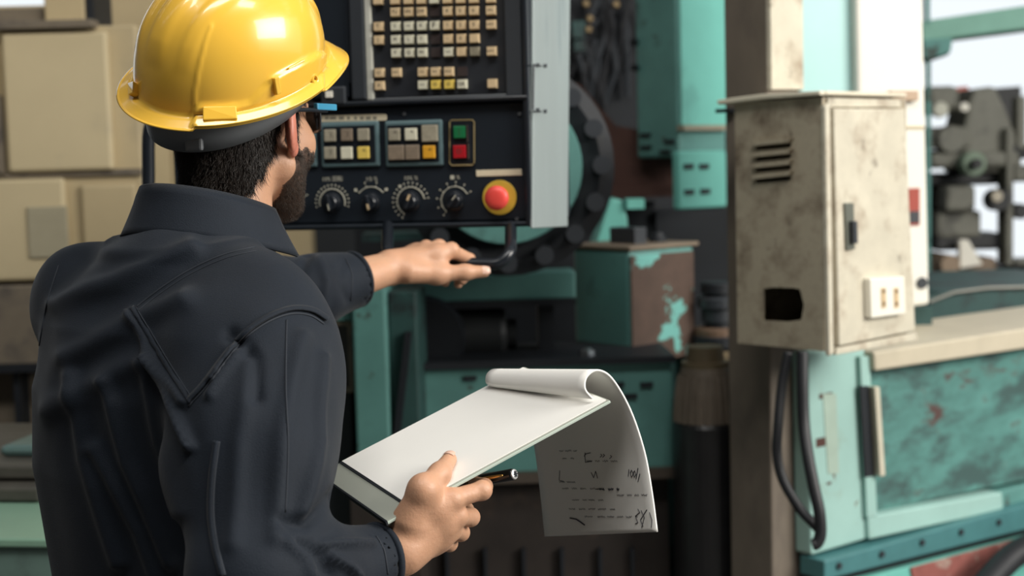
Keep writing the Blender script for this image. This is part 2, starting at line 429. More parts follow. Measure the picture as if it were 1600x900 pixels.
# green-grey machine table bottom left
tab = thing('machine_table', 'grey green machine table with worn slab top at lower left', 'machine', at(40, 1000, 2.75))
TP = Plane(at(60, 860, 2.55), math.radians(-8))
o = pr(TP, 'apron', -300, 846, 118, 1300, -.9, 0, m_tablegreen, tab, .012)
pr(TP, 'lip', -300, 838, 122, 852, -.9, .012, mat('pale_green_edge', (.20, .34, .25), .4), tab, .004)
TP2 = Plane(at(60, 800, 2.85), math.radians(-8))
pr(TP2, 'step_block', -300, 782, 92, 838, -.5, 0, m_tablegreen, tab, .01)
pr(TP2, 'worn_slab', -300, 756, 70, 778, -.5, .03, m_tabledark, tab, .006)
pr(TP2, 'worn_slab', -300, 730, 60, 752, -.5, -.02, m_tabledark, tab, .006)
pr(TP2, 'clamp', -40, 712, 24, 730, -.25, -.1, mat('clamp_green', (.10, .17, .16), .4), tab, .012)

# ================================================================== control console
CYAW = math.radians(-12)
CP = Plane(at(828, 200, 2.48), CYAW)
con = thing('control_console', 'black machine control console with ivory keypad, rotary knobs and grab handles', 'control panel', CP.px(545, 356, -.2))
_r = CP.px(828, 200); _l = CP.px(262, 200); _t = CP.px(600, -170).z; _b = CP.px(700, 357).z
ctr = (_r + _l) / 2 - CP.n * .211; ctr.z = (_t + _b) / 2
bevel(Shape().box(ctr, (_r - _l).length, .398, _t - _b, CP.u).obj('housing', m_black, con), .012, 3)
SP = Plane(_r + CP.n * 0 + CP.u * .001, CYAW + math.pi / 2)
side = bevel(SP.slab(Shape(), [(831, -120), (889, -120), (884, 354), (830, 357)], -.002, .004).obj('side_panel', m_silver, con), .002)
S = Shape()
for (x, y) in ((834, 102), (846, 103), (834, 172), (846, 174)): c = SP.px(x, y); S.cyl(c, c + SP.n * .010, .0035, n=10)
S.tube([SP.px(834, 102, .006), SP.px(833, 172, .006)], .0018, 6); S.tube([SP.px(846, 103, .006), SP.px(834, 101, .006)], .0016, 6); S.tube([SP.px(846, 174, .006), SP.px(834, 174, .006)], .0016, 6)
S.obj('hinge_bracket', m_grey, side)
pr(CP, 'front_plate', 264, 168, 817, 350, -.012, .0, m_black, con, .004)
pr(CP, 'right_rim', 818, -120, 827, 356, -.012, .014, m_blackgloss, con, .003)
pr(CP, 'lower_rim', 264, 350, 827, 357, -.012, .012, m_black, con, .003)
pr(CP, 'ledge', 264, 159, 820, 167, -.012, .016, m_blackgloss, con, .003)
# screen section
pr(CP, 'screen', 330, -120, 486, 128, -.012, -.004, m_glass, con)
pr(CP, 'screen_bezel', 486, -120, 546, 134, -.012, .006, m_black, con, .004)
pr(CP, 'screen_bezel', 548, -120, 572, 158, -.012, .014, m_char, con, .004)
pr(CP, 'screen_bezel', 300, 130, 546, 158, -.012, .006, m_black, con, .004)
sk = pr(CP, 'soft_key_block', 506, 136, 544, 164, -.004, .018, m_char, con, .003)
pr(CP, 'soft_key', 515, 143, 525, 153, .018, .022, m_socket, sk)
# keypad
pr(CP, 'keypad_plate', 574, -120, 790, 150, -.012, .004, mat('keypad_plate_black', (.011, .014, .02), .55), con)
pr(CP, 'keypad_frame_strip', 572, -120, 582, 158, -.012, .012, m_strip, con, .002)
pr(CP, 'keypad_frame_strip', 574, 150, 816, 159, -.012, .011, m_grey, con, .002)
pr(CP, 'keypad_frame_strip', 789, -120, 816, 158, -.012, .012, m_char, con, .003)
kx = [594.5, 621, 641.7, 661.7, 681.7, 702.5, 722.8, 743.3, 769.7]
ky = [0, 19, 41, 62, 82.5, 113, 133]
rows = ['bbbbwbbbb', '-bbbdbbbb', 'bwwwfbbbb', 'bwwwdbbb-', '-wwwdwbgb', 'bb-bbbd--', 'b--wyyw-h']
legend = [['', '', '', '', '', '', '', '', ''], ['', 'YU', 'VN', 'ZW', '', '4', '5', '6', 'ORG'], ['T', 'S', 'LAS', 'K', 'F', '1', '2', '3', 'NEXT'],
          ['J', 'M', 'L', 'T', '', '-', '0', '.', ''], ['', 'P', 'Q', 'IN', '', 'CAN', ':', '', 'INPUT'], ['U', 'SHIFT', '', 'POS', 'PRG', 'MENU', '', '', ''], ['X', '', '', 'AUX', 'O', 'O', 'GR', '', '']]
km = {'b': m_key, 'w': m_keyw, 'y': m_keyy, 'd': m_keyd, 'g': m_keyg, 'f': m_keyw, 'h': m_key}
kmesh = {}
def key_mesh(k):
    if k in kmesh: return kmesh[k]
    S = Shape(); w = .0172; h = .0165; t = .003 if k == 'd' else .011
    A = [CP.u * (a * w / 2) + CP.z * (b * h / 2) for a, b in ((-1, -1), (1, -1), (1, 1), (-1, 1))]
    B = [p * (.98 if k == 'd' else .86) + CP.n * t for p in A]
    S.prism(B, A)
    me = bpy.data.meshes.new('key'); me.from_pydata([tuple(v) for v in S.v], [], S.f); me.materials.append(km[k]); me.update(); kmesh[k] = me
    return me
for r, row in enumerate(rows):
    for c, k in enumerate(row):
        if k == '-': continue
        px = kx[c] + (ky[r] - 60) * .02; py = ky[r] - (kx[c] - 660) * .018
        o = bpy.data.objects.new('key', key_mesh(k)); COL.objects.link(o); o.parent = con
        o.location = CP.px(px, py) + CP.n * .004 - con.location
        if k == 'd': o['label'] = 'dark empty key socket'
        if legend[r][c]:
            text_on(CP, px, py, .0155, legend[r][c], .014 if k == 'f' else (.0085 if len(legend[r][c]) < 3 else .0045), m_ink, o, 'legend').parent = con
# the legends sit on their keys
for o in [x for x in con.children if x.name.startswith('legend')]:
    best = min((k for k in con.children if k.name.startswith('key') and not k.name.startswith('keypad')), key=lambda k: (k.location - Vector(np.mean([v.co for v in o.data.vertices], axis=0))).length)
    o.parent = best; o.location = -best.location
# push-button modules
def module(x0, y0, x1, y1, btns):
    f = pr(CP, 'button_module', x0, y0, x1, y1, .0, .007, m_module, con, .004)
    pr(CP, 'recess', x0 + 5, y0 + 7, x1 - 6, y1 - 7, .007, .0085, m_blackgloss, f)
    for (x, y, w, h, m, g) in btns:
        bt = pr(CP, 'push_button', x - w / 2, y - h / 2, x + w / 2, y + h / 2, .0085, .014, m, f, .0015)
        if g: text_on(CP, x + 2, y - 2, .0144, g, .012, m_ink, f, 'button_symbol')
cols = (519, 545, 571)
module(503, 190, 594, 261, [(cols[0], 212, 18, 19, m_btn, ')'), (cols[1], 211, 18, 19, m_btnb, ')'), (cols[2], 210.5, 18, 19, m_btn, ''),
                            (cols[0], 239, 18, 19, m_btn, ')'), (cols[1], 239, 18, 19, m_keyw, ''), (cols[2], 238.5, 18, 19, m_keyy, '^')])
module(603, 188, 693, 260, [(619, 210.5, 18, 19, m_btn, '^'), (645, 210, 19, 19, m_keyw, '^'), (674, 208.5, 25, 26, m_btn, ''),
                            (622, 238.5, 25, 23, m_btnb, ''), (647, 238, 22, 23, m_btnb, ''), (673, 237.5, 19, 20, m_btny, '^')])
module(406, 192, 496, 262, [(477, 213, 18, 19, m_btn, '^'), (477, 240, 18, 19, m_btn, '^'), (450, 213, 18, 19, m_btn, ''), (450, 240, 18, 19, m_btn, ''), (424, 213, 18, 19, m_btn, ''), (424, 240, 18, 19, m_btn, '')])
sw = pr(CP, 'power_switch', 702, 187, 742, 258, 0, .006, m_blackgloss, con, .004)
S = Shape(); rim = [(705, 188), (738, 187.5), (741, 191), (741, 254), (738, 258), (706, 258.5), (702.5, 255), (702.5, 191)]
S.tube([CP.px(x, y, .006) for x, y in rim], .0011, 6, closed=True); S.obj('gold_outline', m_gold, sw)
pr(CP, 'green_button', 711, 197, 729, 216, .006, .012, m_green, sw, .001)
pr(CP, 'red_button', 711, 227, 730, 247, .006, .014, m_red, sw, .001)
pr(CP, 'chrome_edge', 731.5, 195, 733.5, 222, .006, .011, m_chrome, sw); pr(CP, 'chrome_edge', 733, 225, 735, 248, .006, .011, m_chrome, sw)
text_on(CP, 720, 206, .0125, '|', .013, m_ink, sw, 'button_symbol'); text_on(CP, 720, 237, .0145, 'O', .012, m_ink, sw, 'button_symbol')
# label tapes
S = Shape(); o = bevel(CP.slab(S, [(484, 181.5), (602, 178), (604.5, 180), (604.5, 187), (602, 188.5), (484, 191)], 0, .0015).obj('label_tape', m_label, con), .0006)
for i, (x, w) in enumerate(((500, 9), (511, 7), (521, 10), (534, 8), (545, 4), (556, 4), (566, 6), (576, 8), (586, 6))):
    pr(CP, 'tape_print', x - w / 2, 182, x + w / 2, 187, .0015, .0018, mat('faded_print', (.22, .20, .16), .7), con)
bevel(CP.slab(Shape(), [(744, 266), (815, 264), (816, 274), (744.5, 276)], 0, .0015).obj('label_tape', m_label, con), .0006)
# rotary knobs
def knob(px, py, r, a0, a1, n, ang, txt, rr=None, style=0):
    c = CP.px(px, py); k = r * c.y / FPX * .98
    o = Shape().lathe(c, CP.n, [(0, k * 1.0), (.004, k * 1.0), (.005, k * .84), (.017, k * .72), (.019, k * .62)], 28).obj('rotary_knob', m_blackgloss, con)
    d = CP.u * math.sin(ang) + CP.z * math.cos(ang); e = d.cross(CP.n)
    bevel(Shape().box(c + CP.n * .021, k * .38, .012, k * 1.55, e, d).obj('grip', m_blackgloss, o), .002)
    Shape().box(c + CP.n * .0275 + d * k * .45, k * .09 if style == 0 else k * .2, .001, k * .6, e, d).obj('pointer', m_print if style == 0 else m_key, o)
    S = Shape(); R = (rr or r * 1.28) * c.y / FPX
    pt = lambda q, R_: c + (CP.u * math.sin(q) + CP.z * math.cos(q)) * R_ + CP.n * .0008
    S.tube([pt(a0 + (a1 - a0) * i / 30, R) for i in range(31)], .0009, 5)
    for i in range(n):
        q = a0 + (a1 - a0) * i / (n - 1); S.tube([pt(q, R), pt(q, R * 1.14)], .0007, 5)
        big = (style == 2 and i == n // 2) or (style == 3 and i in (0, n - 1))
        w = .0052 if big else .0026
        S.box(pt(q, R * 1.32), w, .0006, w, CP.u, CP.z)
    S.obj('dial_scale', m_print, o)
    if txt: text_on(CP, px, py - 36, .0008, txt, .010, m_print, con, 'panel_lettering')
rd = math.radians
knob(427, 322, 13, rd(-120), rd(60), 5, rd(-20), '')
knob(461, 317, 14, rd(-60), rd(60), 3, rd(-12), '', style=1)
S = Shape(); c = CP.px(461, 317); S.tube([c + (CP.u * math.sin(q) + CP.z * math.cos(q)) * .0165 + CP.n * .006 for q in (2 * math.pi * i / 28 for i in range(28))], .0013, 6, closed=True); S.obj('chrome_ring', m_chrome, con)
knob(519.5, 316, 16, rd(-105), rd(105), 17, rd(170), '10% 回転')
knob(580.5, 316, 15, rd(-52), rd(52), 4, rd(168), '1/5 %', rr=24, style=3)
knob(642, 314.5, 16, rd(-150), rd(80), 17, rd(25), '10% %', rr=22, style=2)
knob(711, 313.5, 15.5, rd(-140), rd(62), 8, rd(40), '■ %', rr=22)
# emergency stop
c = CP.px(781, 308.5); q = c.y / FPX
es = Shape().lathe(c, CP.n, [(0, 27 * q), (.003, 27 * q), (.0035, 26.5 * q)], 40).obj('emergency_stop', m_estopy, con)
es['label'] = 'yellow disc with red mushroom button'
Shape().lathe(c, CP.n, [(.003, 11 * q), (.018, 11 * q), (.019, 18 * q), (.027, 19 * q), (.032, 16.5 * q), (.034, 10 * q), (.0345, 5 * q), (.0345, .0)], 40).obj('mushroom_button', m_estop, es, smooth=True)
for x, y in ((808, 342), (812, 178), (556, 164), (632, 178), (811, 151), (566, 151), (440, 343)): c = CP.px(x, y); Shape().cyl(c, c + CP.n * .003, .0032, n=10).obj('screw', m_grey, con)
# grab handle below (held by the worker) and at the left end
HB = .090
hp = smooth_path([tuple(CP.px(606, 352, .0)), tuple(CP.px(606, 368, .035)), tuple(CP.px(607, 392, HB - .012)), tuple(CP.px(622, 411, HB)), tuple(CP.px(660, 412, HB)), tuple(CP.px(740, 412, HB)),
                  tuple(CP.px(778, 411, HB)), tuple(CP.px(796, 394, HB - .012)), tuple(CP.px(798, 370, .035)), tuple(CP.px(798, 352, .0))], 8)
h = Shape().tube(hp, .0105, 14).obj('grab_handle', m_blackgloss, con, smooth=True)
hp = smooth_path([tuple(CP.px(275, 190, -.02)), tuple(CP.px(245, 192, .02)), tuple(CP.px(233, 206, .03)), tuple(CP.px(232, 270, .03)), tuple(CP.px(233, 330, .03)), tuple(CP.px(245, 344, .02)), tuple(CP.px(275, 346, -.02))], 8)
Shape().tube(hp, .0118, 14).obj('grab_handle', m_blackgloss, con, smooth=True)
# hanging arm that carries the console
p0 = CP.px(545, -120, -.2)
Shape().box((p0.x, p0.y, (p0.z + 5.5) / 2), .1, .1, 5.5 - p0.z).obj('hanger_post', m_dark, con)

# ================================================================== teal machine behind the console
def cornerbox(S, xl, xc, xr, y0, y1, Y, yaw=42):
    th = math.radians(yaw); dR = Vector((math.cos(th), math.sin(th), 0)); dL = Vector((-math.sin(th), math.cos(th), 0)); ym = (y0 + y1) / 2
    c = at(xc, ym, Y)
    def solve(d, x):
        lo, hi = 0, 4.0
        for _ in range(50):
            m = (lo + hi) / 2
            p = proj(c + d * m)[0]
            if (p - x) * (1 if d is dR else -1) < 0: lo = m
            else: hi = m
        return lo
    a, b = solve(dL, xl), solve(dR, xr); z0 = at(xc, y1, Y).z; z1 = at(xc, y0, Y).z
    m = c + dL * a / 2 + dR * b / 2; S.box((m.x, m.y, (z0 + z1) / 2), b, a, z1 - z0, dR)
    return Plane(c, math.radians(yaw - 90)), Plane(c, math.radians(yaw))      # left face, right face

mm = thing('milling_machine', 'large worn teal milling machine standing behind the console and clipboard', 'machine', at(860, 1000, 4.2))
BP = Plane(at(1000, 300, 5.6), 0)
mb = pr(BP, 'back_plate', 560, -260, 1250, 1300, -.5, 0, m_dark, mm)
for i in range(16):
    x = random.uniform(905, 985); y = random.uniform(-20, 110)
    S = Shape(); S.tube([BP.px(x + random.uniform(-8, 8), y, .04), BP.px(x + random.uniform(-25, 25), y + 60, .06), BP.px(x + random.uniform(-30, 30), y + 130, .04)], .012, 6)
    S.obj('cable', m_rubber if i % 3 else m_char, mb)
for x, y in ((915, 7), (962, 8), (919, 47), (921, 30)):
    c = BP.px(x, y, .05); Shape().lathe(c, BP.n, [(0, .012), (.02, .014), (.03, .008)], 12).obj('brass_fitting', mat('brass', (.45, .33, .18), .4, .5), mb)
pr(BP, 'teal_box', 893, 36, 912, 62, .0, .08, m_teald, mb); pr(BP, 'teal_box', 896, 66, 914, 82, .0, .08, m_teald, mb)

# round magazine behind the console: teal disc inside a dark ring
c = at(790, 262, 3.35); k = 3.35 / FPX
Shape().lathe(c, (0, 1, 0), [(0, 108 * k), (.0, 118 * k), (.01, 120 * k), (.12, 120 * k)], 48).obj('tool_magazine', m_teal, mm); dr = [o for o in mm.children if o.name.startswith('tool_magazine')][-1]
Shape().lathe(c + Vector((0, .05, 0)), (0, 1, 0), [(0, 120 * k), (-.01, 150 * k), (.0, 172 * k), (.16, 172 * k)], 48).obj('outer_ring', m_dark, dr)
for i in range(16):
    q = 2 * math.pi * i / 16; p = c + Vector((math.cos(q), 0, math.sin(q))) * 150 * k
    Shape().cyl(p, p + Vector((0, .1, 0)), .022, n=12).obj('tool_pocket', m_char, dr)
Shape().box((c.x, c.y + 1.2, c.z), .12, 2.1, .12).obj('spindle', m_dark, dr)

S = Shape(); LF, RF = cornerbox(S, 991, 1057, 1132, -260, 246, 4.6); col_ = bevel(S.obj('column', m_teal, mm), .01)
o = RF.rect(Shape(), 1060, -200, 1130, 198, .0, .01).obj('lit_side_plate', m_tealb, col_); bevel(o, .004)  # lit right face of the column, its light put into a brighter teal
RF.rect(Shape(), 1058, 196, 1130, 204, .0, .03).obj('ledge', mat('worn_edge', (.30, .27, .20), .6), col_)
S = Shape(); LF2, RF2 = cornerbox(S, 1050, 1062, 1136, 236, 328, 4.5); bevel(S.obj('foot_block', m_tealb, col_), .008)
for x, y in ((1009, 211), (1010, 230), (1047, 221), (1040, 237)): LF.rect(Shape(), x - 8, y - 3, x + 8, y + 3, .0, .006).obj('bolt_slot', m_dark, col_)
for x, y in ((1075, 260), (1099, 260), (1076, 300), (1101, 299)): RF2.rect(Shape(), x - 7, y - 4, x + 7, y + 4, .0, .006).obj('bolt_slot', m_dark, col_)
for x, y in ((994, 66), (995, 106)): Shape().cyl(LF.px(x, y), LF.px(x, y) + LF.n * .02, .012, n=10).obj('side_bolt', m_dark, col_)
Shape().box((at(1075, 330, 5.0).x, 5.0, at(1075, 330, 4.8).z / 2), .25, .25, at(1075, 330, 4.8).z).obj('column_base', m_dark, col_)

BR = Plane(at(1000, 260, 4.8), math.radians(4))
BR.slab(Shape(), [(893, 128), (906, 132), (962, 196), (1000, 203), (1000, 240), (1060, 244), (1060, 302), (952, 306), (958, 240), (936, 205), (893, 152)], -.1, 0).obj('rust_bracket', m_rustarm, mm); br = [o for o in mm.children if o.name.startswith('rust_bracket')][-1]; br['label'] = 'red-brown oxide bracket arm'
BR.rect(Shape(), 952, 292, 1062, 308, -.1, .03).obj('lower_flange', m_rustarm, br)
Shape().box((at(1000, 320, 4.9).x, 4.95, at(1000, 320, 4.9).z / 2), .1, .1, at(1000, 310, 4.9).z).obj('stay', m_dark, br)

WP = Plane(at(955, 350, 4.2), 0)
wd_ = bevel(WP.slab(Shape(), [(953, 311), (972, 312), (980, 340), (984, 396), (926, 396), (940, 352)], -.25, 0).obj('sloping_web', m_tealb, mm), .006)
pr(WP, 'lug', 979, 311, 1006, 326, -.1, .02, m_tealb, wd_)
Shape().box((at(955, 400, 4.3).x, 4.33, at(955, 396, 4.3).z / 2), .1, .18, at(955, 396, 4.3).z).obj('pedestal', m_teald, wd_)

S = Shape(); LF, RF = cornerbox(S, 896, 984, 1086, 392, 568, 3.75, 40); gb = bevel(S.obj('gearbox_casting', m_teal, mm), .012)
o = RF.rect(Shape(), 986, 396, 1084, 562, .0, .006).obj('rusted_face', m_rust, gb); bevel(o, .003)
top = LF.px(985, 392).z
S = Shape(); c0 = at(984, 392, 3.75); th = math.radians(40); mid = c0 + Vector((math.cos(th) * .13 - math.sin(th) * .13, math.sin(th) * .13 + math.cos(th) * .13, 0))
bevel(Shape().box((mid.x, mid.y, top + .005), .27, .27, .012, Vector((math.cos(th), math.sin(th), 0))).obj('cover', mat('worn_cover', (.20, .155, .11), .6, var=.3), gb), .004)
S = Shape(); L2, R2 = cornerbox(S, 952, 992, 1011, 356, 394, 3.86, 40); bevel(S.obj('black_block', m_char, gb), .004)
c = at(1028, 394, 3.95); Shape().lathe((c.x, c.y, top + .01), (0, 0, 1), [(0, .026), (.012, .026), (.014, .018), (.026, .016)], 16).obj('plug', m_dark, gb)
c = at(916, 556, 3.6); Shape().lathe((c.x, c.y, c.z - .02), (0, 0, 1), [(0, .03), (.012, .03), (.014, .022), (.034, .02), (.04, .01)], 6).obj('bolt_head', m_chrome, gb)
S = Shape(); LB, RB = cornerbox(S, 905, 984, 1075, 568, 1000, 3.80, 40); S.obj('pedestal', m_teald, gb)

MB_ = Plane(at(850, 640, 3.55), math.radians(2))
bed = bevel(MB_.rect(Shape(), 648, 568, 1052, 748, -.3, 0).obj('bed', m_teal, mm), .006)
MB_.rect(Shape(), 640, 561, 1054, 571, -.34, .02).obj('ledge', m_dark, bed)
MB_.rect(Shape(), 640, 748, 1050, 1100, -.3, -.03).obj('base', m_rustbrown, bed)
MB_.rect(Shape(), 640, 735, 1052, 750, -.3, .03).obj('lower_ledge', mat('brown_ledge', (.07, .055, .042), .6), bed)
for x in (700, 760, 820, 880, 940, 990): MB_.rect(Shape(), x - 3, 860, x + 3, 960, -.03, -.01).obj('rib', m_dark, bed)
for x, y in ((965, 600), (1010, 600), (985, 618), (735, 590)): MB_.rect(Shape(), x - 10, y - 3, x + 10, y + 4, 0, .008).obj('slot', m_dark, bed)
RP = Plane(at(780, 450, 3.7), math.radians(2))
rail = bevel(RP.rect(Shape(), 560, 428, 900, 472, -.12, 0).obj('cross_rail', m_teal, mm), .006)
RP.rect(Shape(), 560, 470, 900, 480, -.12, .02).obj('lower_lip', m_dark, rail)
RP.rect(Shape(), 560, 366, 900, 378, -.3, -.15).obj('upper_strip', m_teald, rail)
for x in (600, 860): RP.rect(Shape(), x - 12, 472, x + 12, 1000, -.11, -.02).obj('leg', m_dark, rail)
a = at(690, 524, 3.78); b = at(806, 521, 3.78)
Shape().lathe(a, b - a, [(0, .05), (.0, .066), (.012, .07), (.16, .07), (.172, .066), (.175, .04), (.2, .04)], 28).obj('motor_drum', mat('dull_grey_drum', (.05, .055, .058), .45, .3, var=.2), mm); mo = [o for o in mm.children if o.name.startswith('motor_drum')][-1]
Shape().box((a + b) / 2 + Vector((0, 0, -.075)), .14, .1, .04).obj('foot', m_dark, mo)
c = at(660, 530, 3.66); Shape().lathe(c, (0, 1, 0), [(0, .04), (.0, .105), (.02, .112), (.06, .112)], 32).obj('end_wheel', m_dark, mo)
UP = Plane(at(600, 580, 3.4), math.radians(-4))
up = bevel(UP.rect(Shape(), 553, 452, 606, 716, -.2, 0).obj('upright_panel', m_teal, mm), .006)
bevel(UP.rect(Shape(), 606, 458, 652, 720, -.2, -.03).obj('side_web', m_teald, up), .006)
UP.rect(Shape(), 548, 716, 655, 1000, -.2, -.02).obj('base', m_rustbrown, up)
UP.slab(Shape(), [(632, 520), (642, 520), (620, 712), (610, 712)], -.03, -.01).obj('diagonal_rib', m_dark, up)
GP = Plane(at(530, 560, 3.45), math.radians(-4))
gp = GP.rect(Shape(), 440, 486, 550, 1000, -.2, -.02).obj('gauge_plate', m_dark, mm)
GP.rect(Shape(), 440, 486, 550, 500, -.02, .02).obj('top_rail', m_teal, gp)
for x0, y0, x1, y1 in ((500, 502, 552, 508), (546, 502, 552, 612), (500, 604, 552, 612)): GP.rect(Shape(), x0, y0, x1, y1, -.02, .012).obj('frame_bar', m_taupe, gp)
GP.rect(Shape(), 500, 508, 546, 604, -.02, -.005).obj('dial_face', mat('dull_dial', (.035, .035, .034), .4), gp)

om = thing('oily_motor', 'oil-blackened motor with ribbed brown dome left of the post', 'motor', at(1100, 1000, 3.5))
c = at(1102, 572, 3.5); k = 3.5 / FPX
prof = [(0, 38 * k), (.02, 41 * k), (.06, 46 * k), (.11, 49 * k), (.135, 50 * k)]
Shape().lathe(c, (0, 0, -1), prof, 36).obj('dome', m_oil, om)
for i in range(14):
    q = math.pi + math.pi * i / 13; d = Vector((math.cos(q), math.sin(q), 0))
    Shape().tube([c + d * (r + .001) + Vector((0, 0, -h)) for h, r in prof[1:]], .004, 5).obj('rib', m_oil, om)
c2 = c + Vector((0, 0, -.135)); Shape().lathe(c2, (0, 0, -1), [(0, 50 * k), (.01, 53 * k), (c2.z - .001, 53 * k)], 36).obj('motor_body', mat('oil_black', (.014, .014, .015), .35, var=.4, vscale=15), om)
Shape().lathe(c, (0, 0, 1), [(0, 38 * k), (.012, 38 * k), (.014, 30 * k), (.05, 28 * k)], 24).obj('top_flange', mat('brown_flange', (.12, .09, .05), .5, var=.4), om)
c = at(1124, 560, 3.9); pt_ = Shape().cyl((c.x, c.y, 0), (c.x, c.y, at(1124, 445, 3.9).z), .04, n=20).obj('pump_stem', m_dark, mm)
for y0, r, m in ((440, 30, m_dark), (462, 36, m_char), (510, 40, mat('tan_flange', (.16, .10, .065), .6, var=.4)), (522, 44, m_dark), (545, 42, mat('tan_flange2', (.20, .15, .085), .6, var=.4))):
    c = at(1124, y0, 3.9); k = 3.9 / FPX
    Shape().lathe(c, (0, 0, -1), [(0, r * k * .9), (.006, r * k), (.03, r * k), (.034, r * k * .8), (.07, r * k * .8)], 24).obj('flange' if r > 35 else 'cap', m, pt_)

# ================================================================== steel post and its electrical box
post = thing('steel_post', 'grimy square steel post carrying the cream electrical box', 'post', at(1200, 1000, 3.29))
S = Shape(); PL, PR = cornerbox(S, 1128, 1203, 1256, 440, 470, 3.29, 42)
c = at(1203, 455, 3.29); S2 = Shape()
aL = (PL.px(1136, 455) - c).length; bR = (PR.px(1251, 455) - c).length; th = math.radians(42)
dR = Vector((math.cos(th), math.sin(th), 0)); dL = Vector((-math.sin(th), math.cos(th), 0)); m = c + dL * aL / 2 + dR * bR / 2
bevel(S2.box((m.x, m.y, 2.75), bR, aL, 5.5, dR).obj('post', m_post, post), .006)
PR.slab(Shape(), [(1192, -400), (1243, -400), (1249, 140), (1199, 140)], .0, .012).obj('lit_face_plate', m_door, post)  # light on the post's upper right face, put in as a cream plate
eb = thing('electrical_box', 'dirty cream electrical box with louvred side and hinged door', 'electrical box', at(1288, 553, 3.0))
S = Shape(); BL, BRt = cornerbox(S, 1150, 1286, 1416, 152, 549, 3.0, 42); o = S.obj('case', m_box, eb)
# real opening knocked through the louvred side
_in = Shape(); _c = at(1286, 350.5, 3.0); _th = math.radians(42); _dR = Vector((math.cos(_th), math.sin(_th), 0)); _dL = Vector((-math.sin(_th), math.cos(_th), 0))
_P = np.array([tuple(v.co) for v in o.data.vertices]) + np.array(eb.location); _ctr = Vector((_P.max(0) + _P.min(0)) / 2)
_in.box(_ctr, (np.ptp(_P @ np.array(_dR))) - .012, (np.ptp(_P @ np.array(_dL))) - .012, np.ptp(_P[:, 2]) - .012, _dR)
_io = _in.obj('cutter', m_dark); md = o.modifiers.new('hollow', 'BOOLEAN'); md.object = _io; md.operation = 'DIFFERENCE'; md.solver = 'EXACT'
cut = BL.slab(Shape(), [(1192, 452), (1206, 449), (1240, 450), (1250, 452), (1256, 476), (1252, 500), (1228, 503), (1192, 501)], -.12, .05).obj('cutter', m_dark)
for i in range(4):
    y = 229 + i * 17.2; BL.slab(cut_s := Shape(), [(1181, y), (1236, y - 5), (1236, y + 1), (1181, y + 6)], -.03, .05)
    cs = cut_s.obj('cutter', m_dark)
    md = o.modifiers.new('slot', 'BOOLEAN'); md.object = cs; md.operation = 'DIFFERENCE'; md.solver = 'EXACT'
md = o.modifiers.new('hole', 'BOOLEAN'); md.object = cut; md.operation = 'DIFFERENCE'; md.solver = 'EXACT'
bpy.context.view_layer.update()
me = bpy.data.meshes.new_from_object(o.evaluated_get(bpy.context.evaluated_depsgraph_get()))
o.modifiers.clear(); o.data = me
for x in [x for x in bpy.data.objects if x.name.startswith('cutter')]: bpy.data.objects.remove(x)
for i in range(4):
    y = 222 + i * 17.2; BL.slab(Shape(), [(1178, y), (1240, y - 6), (1237, y + 0), (1180, y + 6)], .0, .012).obj('louvre', m_box, eb)
lid = bevel(BL.slab(Shape(), [(1128, 157), (1160, 152), (1200, 147), (1290, 142), (1290, 149), (1205, 155), (1162, 160), (1130, 164)], -.30, .02).obj('lid_edge', mat('lit_lid', (.72, .66, .52), .5, var=.1), eb), .003)  # lid paler than the box: light on the top edge is in the colour
bevel(BRt.slab(Shape(), [(1284, 142), (1410, 146), (1410, 152), (1284, 149)], -.2, .012).obj('lid_edge', MATS['lit_lid'], eb), .003)
# door with raised edge, latch and socket
bevel(BRt.slab(Shape(), [(1282, 166), (1290, 160), (1296, 551), (1289, 556)], .0, .012).obj('corner_strip', m_door, eb), .003)
dz = bevel(BRt.slab(Shape(), [(1293, 170), (1404, 171), (1421, 516), (1302, 540)], .0, .016).obj('door', m_door, eb), .003)
bevel(BRt.slab(Shape(), [(1300, 543), (1423, 519), (1427, 531), (1298, 554)], .0, .014).obj('bottom_strip', m_door, eb), .002)
bevel(BRt.slab(Shape(), [(1290, 153), (1404, 156), (1404, 168), (1291, 168)], .0, .006).obj('top_strip', m_door, eb), .002)
la = bevel(BRt.slab(Shape(), [(1307, 317), (1321, 317), (1323, 389), (1310, 391)], .016, .022).obj('latch_plate', mat('tarnished_latch', (.16, .17, .14), .4, .4), dz), .002)
bevel(BRt.slab(Shape(), [(1313, 345), (1319, 345), (1320, 380), (1314, 380)], .022, .034).obj('latch_lever', m_char, dz), .002)
so = bevel(BRt.slab(Shape(), [(1339, 434), (1393, 431), (1395, 489), (1341, 496)], .016, .034).obj('socket_plate', m_socket, dz), .003)
for x in (1359, 1379):
    BRt.slab(Shape(), [(x - 4, 449), (x + 3, 448), (x + 4, 479), (x - 3, 480)], .034, .036).obj('socket_insert', m_key, dz)
    for y in (454, 473): BRt.slab(Shape(), [(x - 2, y - 3), (x + 2, y - 3), (x + 2, y + 3), (x - 2, y + 3)], .036, .0365).obj('socket_hole', m_slot, dz)
pr(PL, 'bracket', 1126, 170, 1150, 176, .0, .02, m_dark, eb)
